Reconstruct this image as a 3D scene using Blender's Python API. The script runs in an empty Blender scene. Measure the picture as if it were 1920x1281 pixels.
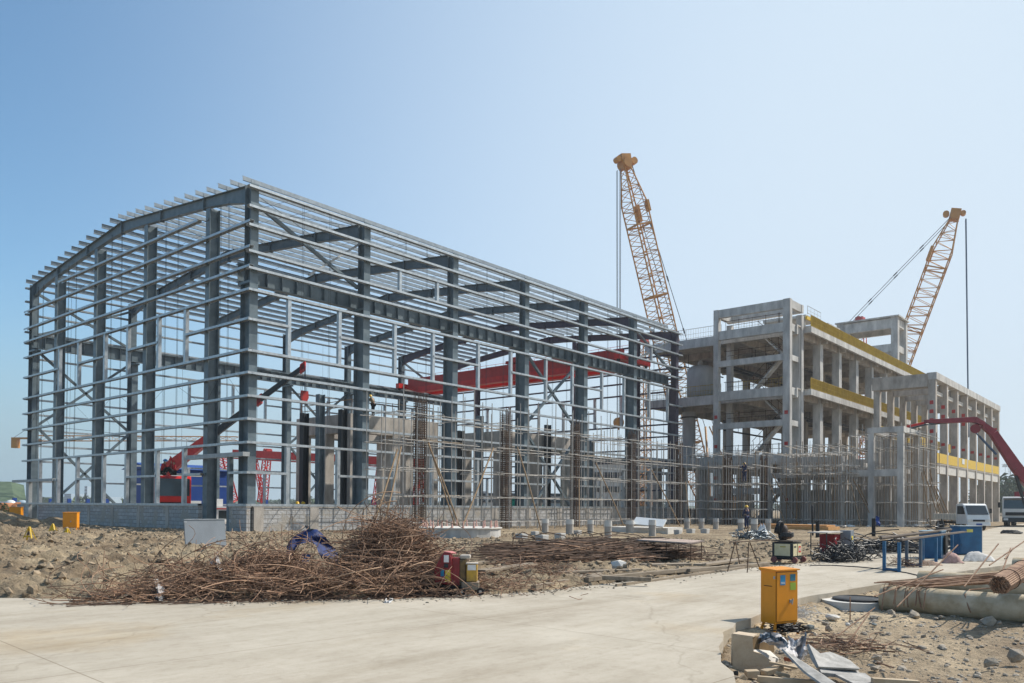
import bpy, math, random
import numpy as np
from mathutils import Vector, Matrix, Euler
random.seed(7); rng = np.random.default_rng(7)
R = math.radians
sc = bpy.context.scene
# ---------------------------------------------------------------- camera (28 mm shift lens, eye height 1.5 m)
F, CY = 1507.95, 928.94
YAW, PITCH, ROLL = 0.704645, 0.0143191, 0.0071951
CP = np.array([-24.6158, -40.0912, 1.4954])
fw = np.array([math.cos(PITCH)*math.cos(YAW), math.cos(PITCH)*math.sin(YAW), math.sin(PITCH)])
r0 = np.array([math.sin(YAW), -math.cos(YAW), 0.0]); u0 = np.cross(r0, fw)
rt = math.cos(ROLL)*r0 + math.sin(ROLL)*u0
up = -math.sin(ROLL)*r0 + math.cos(ROLL)*u0
cam = bpy.data.cameras.new('camera'); co = bpy.data.objects.new('camera', cam); sc.collection.objects.link(co)
M = Matrix.Identity(4)
for i in range(3):
    M[i][0] = rt[i]; M[i][1] = up[i]; M[i][2] = -fw[i]; M[i][3] = CP[i]
co.matrix_world = M
cam.sensor_width = 36.0; cam.lens = F/1920*36; cam.shift_y = (CY-640.5)/1920
cam.clip_start = 0.1; cam.clip_end = 6000
sc.camera = co
# ---------------------------------------------------------------- sun and sky
SUN = Vector((0.895, -0.446, 0.0)).normalized(); EL = R(47)
SD = Vector((SUN.x*math.cos(EL), SUN.y*math.cos(EL), math.sin(EL)))
w = bpy.data.worlds.new('World'); sc.world = w; w.use_nodes = True
nt = w.node_tree; bg = nt.nodes['Background']
sky = nt.nodes.new('ShaderNodeTexSky'); sky.sky_type = 'NISHITA'; sky.sun_disc = False
sky.sun_elevation = EL; sky.sun_rotation = math.atan2(SUN.x, SUN.y)
sky.altitude = 0; sky.air_density = 1.0; sky.dust_density = 1.0; sky.ozone_density = 1.0
SKY = 0.12; EXPO = 2**0.25
def wn(t_, **k):
    q = nt.nodes.new(t_)
    for a, v_ in k.items(): setattr(q, a, v_)
    return q
tcw = wn('ShaderNodeTexCoord'); dt = wn('ShaderNodeVectorMath', operation='DOT_PRODUCT'); nt.links.new(tcw.outputs['Generated'], dt.inputs[0]); dt.inputs[1].default_value = SUN
sz = wn('ShaderNodeSeparateXYZ'); nt.links.new(tcw.outputs['Generated'], sz.inputs[0])
def mrange(src, a, b, c=0, d=1):
    q = wn('ShaderNodeMapRange', interpolation_type='SMOOTHSTEP'); nt.links.new(src, q.inputs[0])
    for i_, v_ in enumerate((a, b, c, d)): q.inputs[i_+1].default_value = v_
    return q.outputs[0]
def mixc(f_, a, b):
    q = wn('ShaderNodeMix', data_type='RGBA'); nt.links.new(f_, q.inputs[0])
    for i_, v_ in ((6, a), (7, b)):
        if isinstance(v_, tuple): q.inputs[i_].default_value = (*[x/SKY/EXPO for x in v_], 1)
        else: nt.links.new(v_, q.inputs[i_])
    return q.outputs[2]
tint = wn('ShaderNodeVectorMath', operation='MULTIPLY'); nt.links.new(sky.outputs[0], tint.inputs[0]); tint.inputs[1].default_value = (.84, 1.13, 1.20)
upper = mixc(mrange(dt.outputs['Value'], -.22, .72), tint.outputs[0], (.67, .80, .93))       # milky aureole on the sun's side
low = mixc(mrange(dt.outputs['Value'], -.3, .7), (.35, .495, .60), (.635, .76, .84))          # hazy air near the horizon
fin = mixc(mrange(sz.outputs[2], -.02, .26, 1, 0), upper, low)
nt.links.new(fin, bg.inputs[0]); bg.inputs[1].default_value = SKY
sl = bpy.data.lights.new('sun', 'SUN'); sl.energy = 4.7; sl.angle = R(0.53); sl.color = (1.0, 0.94, 0.85)
so = bpy.data.objects.new('sun', sl); sc.collection.objects.link(so)
so.rotation_euler = (-SD).to_track_quat('-Z', 'Y').to_euler()
sc.view_settings.view_transform = 'Standard'; sc.view_settings.look = 'None'
sc.view_settings.exposure = 0.25; sc.view_settings.gamma = 1.0
sc.cycles.max_bounces = 6; sc.cycles.diffuse_bounces = 3; sc.cycles.transparent_max_bounces = 8
# ---------------------------------------------------------------- where a thing seen in the photograph stands
def ray(px, py): return fw + rt*(px-960)/F - up*(py-CY)/F
def at(px, py, x=None, y=None, z=None):
    d = ray(px, py); ax, v = (0, x) if x is not None else (1, y) if y is not None else (2, z or 0.0)
    return Vector(CP + d*(v-CP[ax])/d[ax])
def far(px, py, Z): return Vector(CP + ray(px, py)*Z)
def onz(px, Z, z=0.0):
    p = far(px, 950, Z); return Vector((p.x, p.y, z))
# ---------------------------------------------------------------- mesh building
V = Vector
def frame(a, b, upv=(0, 0, 1)):
    d = (V(b)-V(a)).normalized(); u = V(upv)
    if abs(d.dot(u)) > 0.98: u = V((0, 1, 0)) if abs(d.y) < 0.9 else V((1, 0, 0))
    s = d.cross(u).normalized(); return d, s, s.cross(d).normalized()
class MB:
    def __init__(s): s.v = []; s.f = []
    def add(s, vs, fs):
        n = len(s.v); s.v += [tuple(p) for p in vs]; s.f += [tuple(n+i for i in q) for q in fs]; return s
    def hexa(s, b, t):
        return s.add(list(b)+list(t), [(3, 2, 1, 0), (4, 5, 6, 7), (0, 1, 5, 4), (1, 2, 6, 5), (2, 3, 7, 6), (3, 0, 4, 7)])
    def box(s, x0, x1, y0, y1, z0, z1):
        return s.hexa([(x0, y0, z0), (x1, y0, z0), (x1, y1, z0), (x0, y1, z0)], [(x0, y0, z1), (x1, y0, z1), (x1, y1, z1), (x0, y1, z1)])
    def cbox(s, c, d, rot=None):
        m = (rot or Matrix.Identity(3)); c = V(c); h = [x/2 for x in d]
        q = [c+m@V((sx*h[0], sy*h[1], sz*h[2])) for sz in (-1, 1) for sx, sy in ((-1, -1), (1, -1), (1, 1), (-1, 1))]
        return s.hexa(q[:4], q[4:])
    def beam(s, a, b, w_, h_, upv=(0, 0, 1), off=(0, 0)):
        a = V(a); b = V(b); d, sd, u = frame(a, b, upv); o = sd*off[0]+u*off[1]
        q = lambda p: [p+o-sd*w_/2-u*h_/2, p+o+sd*w_/2-u*h_/2, p+o+sd*w_/2+u*h_/2, p+o-sd*w_/2+u*h_/2]
        return s.hexa(q(a), q(b))
    def ibeam(s, a, b, w_, h_, upv=(0, 0, 1), tf=.03, tw=.02):
        s.beam(a, b, w_, tf, upv, (0, h_/2-tf/2)); s.beam(a, b, w_, tf, upv, (0, -h_/2+tf/2)); return s.beam(a, b, tw, h_-2*tf, upv)
    def tube(s, pts, r, n=6, caps=True):
        pts = [V(p) for p in pts]; k = len(pts); vs = []; prev = None
        for i, p in enumerate(pts):
            d = (pts[min(i+1, k-1)]-pts[max(i-1, 0)])
            d = d.normalized() if d.length > 1e-9 else V((0, 0, 1))
            if prev is None: prev = V((0, 0, 1)) if abs(d.z) < .9 else V((1, 0, 0))
            a = (prev-d*prev.dot(d)).normalized(); prev = a; b = d.cross(a)
            rr = r[i] if isinstance(r, (list, tuple)) else r
            vs += [p+(a*math.cos(2*math.pi*j/n)+b*math.sin(2*math.pi*j/n))*rr for j in range(n)]
        fs = [(i*n+j, i*n+(j+1) % n, (i+1)*n+(j+1) % n, (i+1)*n+j) for i in range(k-1) for j in range(n)]
        if caps: fs += [tuple(range(n))[::-1], tuple((k-1)*n+j for j in range(n))]
        return s.add(vs, fs)
    def cyl(s, c, r, h, n=20, r2=None, axis=(0, 0, 1)):
        c = V(c); return s.tube([c, c+V(axis)*h], [r, r2 if r2 is not None else r], n)
    def prism(s, poly, d):   # planar polygon (3-D points) thickened by vector d
        n = len(poly); a = [V(p) for p in poly]; b = [p+V(d) for p in a]
        return s.add(a+b, [tuple(range(n))[::-1], tuple(range(n, 2*n))]+[(i, (i+1) % n, n+(i+1) % n, n+i) for i in range(n)])
    def lathe(s, c, prof, n=24):
        c = V(c); vs = [c+V((r*math.cos(2*math.pi*j/n), r*math.sin(2*math.pi*j/n), z)) for r, z in prof for j in range(n)]
        return s.add(vs, [(i*n+j, i*n+(j+1) % n, (i+1)*n+(j+1) % n, (i+1)*n+j) for i in range(len(prof)-1) for j in range(n)])
def root_loc(o):
    while o.parent: o = o.parent
    return V(o.location)
def obj(name, mb, mat, parent=None, smooth=False, label=None, kind=None, off=None, bevel=0):
    o_ = off if off is not None else (root_loc(parent) if parent else V((0, 0, 0)))
    me = bpy.data.meshes.new(name)
    me.from_pydata([(p[0]-o_[0], p[1]-o_[1], p[2]-o_[2]) for p in mb.v], [], mb.f)
    me.materials.append(mat); me.validate()
    if smooth: me.polygons.foreach_set('use_smooth', [True]*len(me.polygons))
    me.update()
    o = bpy.data.objects.new(name, me); sc.collection.objects.link(o)
    if parent: o.parent = parent
    elif off is not None: o.location = off
    if bevel:
        b = o.modifiers.new('bevel', 'BEVEL'); b.width = bevel; b.segments = 2; b.limit_method = 'ANGLE'
    if label: o['label'] = label
    if kind: o['kind'] = kind
    return o
def thing(name, label, cat, loc=(0, 0, 0), rz=0.0, group=None):
    o = bpy.data.objects.new(name, None); sc.collection.objects.link(o); o.location = loc; o.rotation_euler = (0, 0, rz)
    o.empty_display_size = .2; o['label'] = label; o['category'] = cat
    if group: o['group'] = group
    return o
def tag(o, label, cat, group=None, kind=None):
    o['label'] = label; o['category'] = cat
    if group: o['group'] = group
    if kind: o['kind'] = kind
    return o
def dup(src, loc, rz=None, label=None, group=None, scale=None):
    def cp(o, par):
        c = o.copy(); sc.collection.objects.link(c)
        if par: c.parent = par
        for ch in list(o.children): cp(ch, c)
        return c
    c = cp(src, None); c.location = loc
    if rz is not None: c.rotation_euler = (0, 0, rz)
    if label: c['label'] = label
    if group: c['group'] = group
    if scale: c.scale = scale
    return c
# ---------------------------------------------------------------- materials
def mat(name, col, rough=.6, metal=0, var=.15, scale=3., bump=0., bscale=30., col2=None, detail=6, spec=.4, island=0., streak=None, alpha=None):
    m = bpy.data.materials.new(name); m.use_nodes = True; t = m.node_tree; n = t.nodes; L = t.links.new
    b = n['Principled BSDF']; b.inputs['Roughness'].default_value = rough; b.inputs['Metallic'].default_value = metal
    b.inputs['Specular IOR Level'].default_value = spec
    tc = n.new('ShaderNodeTexCoord'); src = tc.outputs['Object']
    if streak:
        mp = n.new('ShaderNodeMapping'); mp.inputs['Scale'].default_value = streak; L(src, mp.inputs[0]); src = mp.outputs[0]
    no = n.new('ShaderNodeTexNoise'); no.inputs['Scale'].default_value = scale; no.inputs['Detail'].default_value = detail
    no.inputs['Roughness'].default_value = .62; L(src, no.inputs['Vector'])
    rp = n.new('ShaderNodeValToRGB'); L(no.outputs[0], rp.inputs[0])
    c = V(col[:3]); c2 = V(col2[:3]) if col2 else c*(1+var); c1 = c if col2 else c*(1-var)
    rp.color_ramp.elements[0].position = .32; rp.color_ramp.elements[1].position = .68
    rp.color_ramp.elements[0].color = (*c1, 1); rp.color_ramp.elements[1].color = (*c2, 1)
    out = rp.outputs[0]
    if island:
        g = n.new('ShaderNodeNewGeometry'); mr = n.new('ShaderNodeMapRange'); L(g.outputs['Random Per Island'], mr.inputs[0])
        mr.inputs[3].default_value = 1-island; mr.inputs[4].default_value = 1+island
        mx = n.new('ShaderNodeMix'); mx.data_type = 'RGBA'; mx.blend_type = 'MULTIPLY'; mx.inputs[0].default_value = 1
        L(out, mx.inputs[6]); L(mr.outputs[0], mx.inputs[7]); out = mx.outputs[2]
    L(out, b.inputs['Base Color'])
    if bump:
        n2 = n.new('ShaderNodeTexNoise'); n2.inputs['Scale'].default_value = bscale; n2.inputs['Detail'].default_value = 8; n2.inputs['Roughness'].default_value = .65
        L(tc.outputs['Object'], n2.inputs['Vector']); bp = n.new('ShaderNodeBump'); bp.inputs['Strength'].default_value = 1; bp.inputs['Distance'].default_value = bump
        L(n2.outputs[0], bp.inputs['Height']); L(bp.outputs[0], b.inputs['Normal'])
    return m
steel = mat('painted_steel', (.082, .116, .136), .42, 0, .25, 1.6, col2=(.155, .195, .215), bump=.002, bscale=12)
steel_dk = mat('dark_steel', (.02, .026, .03), .5)
primer = mat('primer_steel', (.07, .06, .085), .5, 0, .2)
galv = mat('galvanised_steel', (.34, .37, .39), .38, .55, .2, 5, col2=(.52, .56, .58), streak=(1, 1, .6))
purlin_m = mat('purlin_steel', (.19, .22, .245), .42, .35, .2, 4, col2=(.30, .345, .375))
galv_dull = mat('weathered_galvanised', (.30, .31, .31), .5, .3, .2, 4, col2=(.42, .44, .44))
conc = mat('cast_concrete', (.31, .30, .285), .9, 0, .2, 1.3, .010, 14, col2=(.60, .585, .55), streak=(1, 1, .35), detail=9)
conc_dk = mat('raw_concrete', (.28, .25, .215), .92, 0, .2, 1.6, .014, 12, col2=(.54, .49, .43), streak=(1, 1, .4), detail=9)
conc_lt = mat('pale_concrete', (.50, .48, .44), .9, 0, .1, 3, .004, 20, col2=(.64, .61, .56))
pipe_m = mat('stained_concrete', (.34, .26, .155), .9, 0, .2, 3.2, .006, 22, col2=(.60, .53, .40), detail=9)
wood = mat('weathered_wood', (.20, .155, .11), .85, 0, .2, 4, .003, 40, col2=(.38, .31, .23), island=.3, streak=(.4, 3, 3))
ply = mat('formwork_plywood', (.34, .31, .28), .8, 0, .2, 6, .004, 30, col2=(.52, .49, .45), island=.12)
wood_dk = mat('dark_wood', (.09, .07, .055), .85, 0, .3, 5, island=.3)
rust = mat('rusty_rebar', (.125, .062, .036), .85, 0, .3, 6, .001, 80, col2=(.36, .23, .15), island=.6)
rust_dk = mat('dark_rebar', (.05, .03, .02), .85, 0, .3, 6, col2=(.11, .065, .042), island=.3)
scaf = mat('scaffold_tube', (.27, .255, .23), .6, .2, .2, 2, col2=(.46, .44, .41), island=.45)
bamboo = mat('timber_prop', (.24, .16, .09), .8, 0, .2, 5, island=.2)
red = mat('red_paint', (.56, .018, .014), .4, 0, .15, 2)
red_dk = mat('brick_red_paint', (.42, .028, .024), .5, 0, .15, 2)
crim = mat('crimson_boom_paint', (.19, .012, .025), .38, 0, .2, 1.5)
yel = mat('crane_yellow', (.54, .245, .04), .5, 0, .2, 1, col2=(.40, .17, .035))
must = mat('mustard_mesh', (.38, .24, .025), .7, 0, .25, 1.5, col2=(.5, .34, .04))
yel_pt = mat('yellow_paint', (.62, .40, .02), .5, 0, .12, 3)
orange = mat('orange_enamel', (.72, .27, .012), .38, 0, .08, 4, bump=.0008, bscale=60)
orange_dk = mat('shadow_line', (.05, .03, .01), .7)
blue = mat('blue_paint', (.010, .075, .17), .5, 0, .25, 3, col2=(.02, .125, .26))
blue_sh = mat('blue_sheet', (.01, .055, .26), .5, 0, .1, 1)
tarp = mat('blue_tarpaulin', (.002, .007, .045), .6, 0, .3, 7, .03, 12, col2=(.008, .03, .15))
white = mat('white_paint', (.66, .67, .66), .32, 0, .06, 3)
glass = mat('dark_glass', (.02, .03, .035), .12, 0, .1, 2, spec=.8)
black = mat('black_rubber', (.015, .015, .016), .75)
greyp = mat('grey_panel_paint', (.20, .225, .25), .55, 0, .12, 1.5, bump=.003, bscale=4)
cream = mat('cream_panel', (.55, .48, .28), .55, 0, .2, 5, col2=(.66, .60, .40))
green = mat('green_netting', (.01, .33, .22), .7, 0, .25, 3)
plast = mat('clear_plastic_sheet', (.34, .31, .29), .5, 0, .3, 9, .02, 14, col2=(.55, .54, .56), spec=.7)
plast_w = mat('white_plastic', (.6, .6, .6), .4, 0, .2, 9, .01, 20)
cable = mat('black_hose', (.02, .021, .023), .5, 0, .3, 5, island=.4)
rope = mat('steel_rope', (.07, .08, .10), .5, .5)
rope_b = mat('blue_grey_rope', (.05, .09, .16), .5, .3)
stone = mat('broken_stone', (.24, .20, .155), .95, 0, .2, 3, .03, 12, col2=(.46, .40, .32), island=.2)
skin = mat('skin', (.42, .25, .17), .55, 0, .05)
cl_red = mat('red_jacket', (.38, .02, .025), .8, 0, .15, 8)
cl_navy = mat('navy_workwear', (.012, .022, .07), .85, 0, .2, 8)
cl_blue = mat('blue_jeans', (.07, .16, .33), .85)
cl_blk = mat('black_trousers', (.012, .012, .014), .85)
helm_y = mat('yellow_helmet', (.7, .42, .02), .35); helm_b = mat('blue_helmet', (.03, .18, .42), .35)
sil_tank = mat('tank_steel', (.34, .34, .34), .6, .1, .15, 1.4, col2=(.48, .48, .47), streak=(1, 1, .3))
st_blue = mat('blue_sticker', (.02, .22, .42), .5); st_green = mat('green_sticker', (.30, .42, .05), .5); st_white = mat('white_sticker', (.7, .7, .68), .5)
terra = mat('terracotta_pipe', (.42, .17, .07), .7, 0, .1, 1)
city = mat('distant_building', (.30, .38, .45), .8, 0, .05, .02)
leafm = mat('foliage', (.045, .07, .025), .8, 0, .4, .5, col2=(.09, .12, .05), island=.4)
hillg = mat('green_net_bank', (.045, .075, .04), .95, 0, .3, .5, col2=(.10, .14, .08), detail=10)
# block wall with mortar, plaster patches and damp foot
def wall_mat():
    m = bpy.data.materials.new('block_masonry'); m.use_nodes = True; t = m.node_tree; n = t.nodes; L = t.links.new; b = n['Principled BSDF']
    b.inputs['Roughness'].default_value = .92; tc = n.new('ShaderNodeTexCoord'); sx = n.new('ShaderNodeSeparateXYZ'); L(tc.outputs['Object'], sx.inputs[0])
    ad = n.new('ShaderNodeMath'); L(sx.outputs[0], ad.inputs[0]); L(sx.outputs[1], ad.inputs[1]); cb = n.new('ShaderNodeCombineXYZ'); L(ad.outputs[0], cb.inputs[0]); L(sx.outputs[2], cb.inputs[1])
    br = n.new('ShaderNodeTexBrick'); L(cb.outputs[0], br.inputs[0]); br.inputs['Scale'].default_value = 1; br.inputs['Brick Width'].default_value = .6; br.inputs['Row Height'].default_value = .24
    br.inputs['Mortar Size'].default_value = .018; br.inputs['Color1'].default_value = (.36, .355, .345, 1); br.inputs['Color2'].default_value = (.50, .49, .475, 1); br.inputs['Mortar'].default_value = (.22, .20, .175, 1)
    no = n.new('ShaderNodeTexNoise'); no.inputs['Scale'].default_value = .9; no.inputs['Detail'].default_value = 9; no.inputs['Roughness'].default_value = .7; L(tc.outputs['Object'], no.inputs[0])
    rp = n.new('ShaderNodeValToRGB'); L(no.outputs[0], rp.inputs[0]); rp.color_ramp.elements[0].position = .52; rp.color_ramp.elements[1].position = .57
    mx = n.new('ShaderNodeMix'); mx.data_type = 'RGBA'; L(rp.outputs[0], mx.inputs[0]); L(br.outputs[0], mx.inputs[6]); mx.inputs[7].default_value = (.38, .345, .295, 1)
    n3 = n.new('ShaderNodeTexNoise'); n3.inputs['Scale'].default_value = 7; n3.inputs['Detail'].default_value = 6; L(tc.outputs['Object'], n3.inputs[0])
    mr = n.new('ShaderNodeMapRange'); L(n3.outputs[0], mr.inputs[0]); mr.inputs[3].default_value = .7; mr.inputs[4].default_value = 1.2
    m2 = n.new('ShaderNodeMix'); m2.data_type = 'RGBA'; m2.blend_type = 'MULTIPLY'; m2.inputs[0].default_value = 1; L(mx.outputs[2], m2.inputs[6]); L(mr.outputs[0], m2.inputs[7])
    L(m2.outputs[2], b.inputs['Base Color']); bp = n.new('ShaderNodeBump'); bp.inputs['Distance'].default_value = .03; L(n3.outputs[0], bp.inputs['Height']); L(bp.outputs[0], b.inputs['Normal'])
    return m
blockm = wall_mat()
def ground_mat():
    m = bpy.data.materials.new('dug_soil'); m.use_nodes = True; t = m.node_tree; n = t.nodes; L = t.links.new; b = n['Principled BSDF']; b.inputs['Roughness'].default_value = .95; b.inputs['Specular IOR Level'].default_value = .15
    tc = n.new('ShaderNodeTexCoord')
    def noise(s, d=8, r=.65):
        q = n.new('ShaderNodeTexNoise'); q.inputs['Scale'].default_value = s; q.inputs['Detail'].default_value = d; q.inputs['Roughness'].default_value = r; L(tc.outputs['Object'], q.inputs[0]); return q.outputs[0]
    rp = n.new('ShaderNodeValToRGB'); L(noise(.35), rp.inputs[0]); e = rp.color_ramp.elements
    e[0].position = .35; e[0].color = (.19, .14, .092, 1); e[1].position = .66; e[1].color = (.41, .325, .215, 1)
    k = e.new(.5); k.color = (.27, .21, .14, 1)
    mr = n.new('ShaderNodeMapRange'); L(noise(5, 10, .7), mr.inputs[0]); mr.inputs[1].default_value = .3; mr.inputs[2].default_value = .7; mr.inputs[3].default_value = .62; mr.inputs[4].default_value = 1.25
    m2 = n.new('ShaderNodeMix'); m2.data_type = 'RGBA'; m2.blend_type = 'MULTIPLY'; m2.inputs[0].default_value = 1; L(rp.outputs[0], m2.inputs[6]); L(mr.outputs[0], m2.inputs[7]); sy = n.new('ShaderNodeSeparateXYZ'); L(tc.outputs['Object'], sy.inputs[0]); my = n.new('ShaderNodeMapRange'); L(sy.outputs[1], my.inputs[0]); my.inputs[1].default_value = -33.6; my.inputs[2].default_value = -34.4
    dusty = n.new('ShaderNodeMix'); dusty.data_type = 'RGBA'; dusty.blend_type = 'MULTIPLY'; L(my.outputs[0], dusty.inputs[0]); L(m2.outputs[2], dusty.inputs[6]); dusty.inputs[7].default_value = (1.45, 1.47, 1.5, 1)   # pale builders' dust beside the kerb
    L(dusty.outputs[2], b.inputs['Base Color'])
    bp = n.new('ShaderNodeBump'); bp.inputs['Distance'].default_value = .05; bp.inputs['Strength'].default_value = 1; L(noise(14, 10, .7), bp.inputs['Height']); b2 = n.new('ShaderNodeBump'); b2.inputs['Distance'].default_value = .10; L(noise(4.5, 6, .6), b2.inputs['Height']); L(b2.outputs[0], bp.inputs['Normal']); L(bp.outputs[0], b.inputs['Normal'])
    return m
soil = ground_mat()
clodm = mat('soil_clod', (.20, .15, .10), .95, 0, .2, 4, .03, 20, col2=(.38, .30, .21), island=.25, spec=.15)
def road_mat():
    m = bpy.data.materials.new('concrete_paving'); m.use_nodes = True; t = m.node_tree; n = t.nodes; L = t.links.new; b = n['Principled BSDF']; b.inputs['Roughness'].default_value = .88; b.inputs['Specular IOR Level'].default_value = .25
    tc = n.new('ShaderNodeTexCoord')
    def noise(s, d, r, sc_=None, rot=0):
        q = n.new('ShaderNodeTexNoise'); q.inputs['Scale'].default_value = s; q.inputs['Detail'].default_value = d; q.inputs['Roughness'].default_value = r
        if sc_:
            mp = n.new('ShaderNodeMapping'); mp.inputs['Scale'].default_value = sc_; mp.inputs['Rotation'].default_value = (0, 0, rot); L(tc.outputs['Object'], mp.inputs[0]); L(mp.outputs[0], q.inputs[0])
        else: L(tc.outputs['Object'], q.inputs[0])
        return q.outputs[0]
    rp = n.new('ShaderNodeValToRGB'); L(noise(.5, 10, .68, (1, 1, 1)), rp.inputs[0]); e = rp.color_ramp.elements
    e[0].position = .3; e[0].color = (.385, .335, .265, 1); e[1].position = .62; e[1].color = (.49, .44, .36, 1)
    r2 = n.new('ShaderNodeValToRGB'); L(noise(1.2, 9, .75, (.35, 1.6, 1), .62), r2.inputs[0]); e2 = r2.color_ramp.elements   # tyre dust streaks
    e2[0].position = .36; e2[0].color = (.86, .85, .83, 1); e2[1].position = .55; e2[1].color = (1, 1, 1, 1)
    m1 = n.new('ShaderNodeMix'); m1.data_type = 'RGBA'; m1.blend_type = 'MULTIPLY'; m1.inputs[0].default_value = 1; L(rp.outputs[0], m1.inputs[6]); L(r2.outputs[0], m1.inputs[7])
    r3 = n.new('ShaderNodeValToRGB'); L(noise(6, 10, .8), r3.inputs[0]); e3 = r3.color_ramp.elements; e3[0].position = .3; e3[0].color = (.82, .80, .77, 1); e3[1].position = .5; e3[1].color = (1, 1, 1, 1)
    m2 = n.new('ShaderNodeMix'); m2.data_type = 'RGBA'; m2.blend_type = 'MULTIPLY'; m2.inputs[0].default_value = 1; L(m1.outputs[2], m2.inputs[6]); L(r3.outputs[0], m2.inputs[7])
    r4 = n.new('ShaderNodeValToRGB'); L(noise(.22, 6, .6), r4.inputs[0]); e4 = r4.color_ramp.elements; e4[0].position = .60; e4[0].color = (1, 1, 1, 1); e4[1].position = .72; e4[1].color = (.96, .88, .76, 1)  # soil stains
    m3 = n.new('ShaderNodeMix'); m3.data_type = 'RGBA'; m3.blend_type = 'MULTIPLY'; m3.inputs[0].default_value = 1; L(m2.outputs[2], m3.inputs[6]); L(r4.outputs[0], m3.inputs[7]); 
    vo = n.new('ShaderNodeTexVoronoi'); vo.feature = 'DISTANCE_TO_EDGE'; vo.inputs['Scale'].default_value = .16
    dn = n.new('ShaderNodeTexNoise'); dn.inputs['Scale'].default_value = 1.4; dn.inputs['Detail'].default_value = 5; L(tc.outputs['Object'], dn.inputs[0])
    va = n.new('ShaderNodeVectorMath'); va.operation = 'SCALE'; L(dn.outputs['Color'], va.inputs[0]); va.inputs['Scale'].default_value = .7
    vb = n.new('ShaderNodeVectorMath'); L(va.outputs[0], vb.inputs[0]); L(tc.outputs['Object'], vb.inputs[1]); L(vb.outputs[0], vo.inputs[0])
    r5 = n.new('ShaderNodeValToRGB'); L(vo.outputs['Distance'], r5.inputs[0]); e5 = r5.color_ramp.elements; e5[0].position = 0; e5[0].color = (.62, .60, .56, 1); e5[1].position = .002; e5[1].color = (1, 1, 1, 1)
    m4 = n.new('ShaderNodeMix'); m4.data_type = 'RGBA'; m4.blend_type = 'MULTIPLY'; m4.inputs[0].default_value = .4; L(m3.outputs[2], m4.inputs[6]); L(r5.outputs[0], m4.inputs[7])
    mpj = n.new('ShaderNodeMapping'); mpj.inputs['Rotation'].default_value = (0, 0, .05); L(tc.outputs['Object'], mpj.inputs[0])
    bj = n.new('ShaderNodeTexBrick'); L(mpj.outputs[0], bj.inputs[0]); bj.offset = 0; bj.inputs['Scale'].default_value = 1; bj.inputs['Brick Width'].default_value = 5.0; bj.inputs['Row Height'].default_value = 4.2; bj.inputs['Mortar Size'].default_value = .007
    for q_, c_ in (('Color1', (1, 1, 1, 1)), ('Color2', (.955, .955, .95, 1)), ('Mortar', (.60, .57, .53, 1))): bj.inputs[q_].default_value = c_
    m5 = n.new('ShaderNodeMix'); m5.data_type = 'RGBA'; m5.blend_type = 'MULTIPLY'; m5.inputs[0].default_value = 1; L(m4.outputs[2], m5.inputs[6]); L(bj.outputs[0], m5.inputs[7])
    r6 = n.new('ShaderNodeValToRGB'); L(noise(38, 3, .5), r6.inputs[0]); e6 = r6.color_ramp.elements; e6[0].position = .235; e6[0].color = (.5, .45, .38, 1); e6[1].position = .27; e6[1].color = (1, 1, 1, 1)   # specks of grit
    r7 = n.new('ShaderNodeValToRGB'); L(noise(1.6, 8, .7, (.12, 1, 1), -.30), r7.inputs[0]); e7 = r7.color_ramp.elements; e7[0].position = .34; e7[0].color = (.90, .885, .86, 1); e7[1].position = .50; e7[1].color = (1, 1, 1, 1)   # faint wheel tracks
    m6 = n.new('ShaderNodeMix'); m6.data_type = 'RGBA'; m6.blend_type = 'MULTIPLY'; m6.inputs[0].default_value = 1; L(m5.outputs[2], m6.inputs[6]); L(r6.outputs[0], m6.inputs[7])
    m7 = n.new('ShaderNodeMix'); m7.data_type = 'RGBA'; m7.blend_type = 'MULTIPLY'; m7.inputs[0].default_value = 1; L(m6.outputs[2], m7.inputs[6]); L(r7.outputs[0], m7.inputs[7])
    L(m7.outputs[2], b.inputs['Base Color'])
    bp = n.new('ShaderNodeBump'); bp.inputs['Distance'].default_value = .006; L(noise(25, 10, .75), bp.inputs['Height']); L(bp.outputs[0], b.inputs['Normal'])
    return m
paving = road_mat()
# ---------------------------------------------------------------- ground
def vnoise(x, y, s, seed):
    x = x/s; y = y/s; xi = np.floor(x).astype(np.int64); yi = np.floor(y).astype(np.int64); fx = x-xi; fy = y-yi
    def h(a, b):
        v_ = (a*374761393+b*668265263+seed*144664) & 0x7fffffff; v_ = ((v_ ^ (v_ >> 13))*1274126177) & 0x7fffffff
        return ((v_ ^ (v_ >> 16)) & 0xffff)/65535.0
    fx = fx*fx*(3-2*fx); fy = fy*fy*(3-2*fy)
    return (h(xi, yi)*(1-fx)+h(xi+1, yi)*fx)*(1-fy)+(h(xi, yi+1)*(1-fx)+h(xi+1, yi+1)*fx)*fy-.5
far_edge = [(-42, -14), (-23.3, -20.6), (-20.2, -25.6), (-18.2, -28.5), (-16, -30.3), (-13.6, -31.2), (-9.9, -31.35), (-6.4, -31.3), (-2.3, -31.9), (5.3, -31.6), (8.3, -31.8), (22.8, -30.7), (49, -27.5), (66, -26.0), (110, -24)]
near_edge = [(110, -44), (20, -37.6), (4, -36.4), (-7.42, -35.25), (-11.19, -35.0), (-13.4, -35.35), (-14.6, -35.5), (-15.5, -35.75), (-16.5, -36.15), (-17.3, -36.6), (-18.15, -37.15), (-20.4, -38.2), (-22.6, -39.6), (-24.2, -43), (-30, -58), (-80, -58), (-80, -14)]
road_poly = far_edge+near_edge
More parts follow.
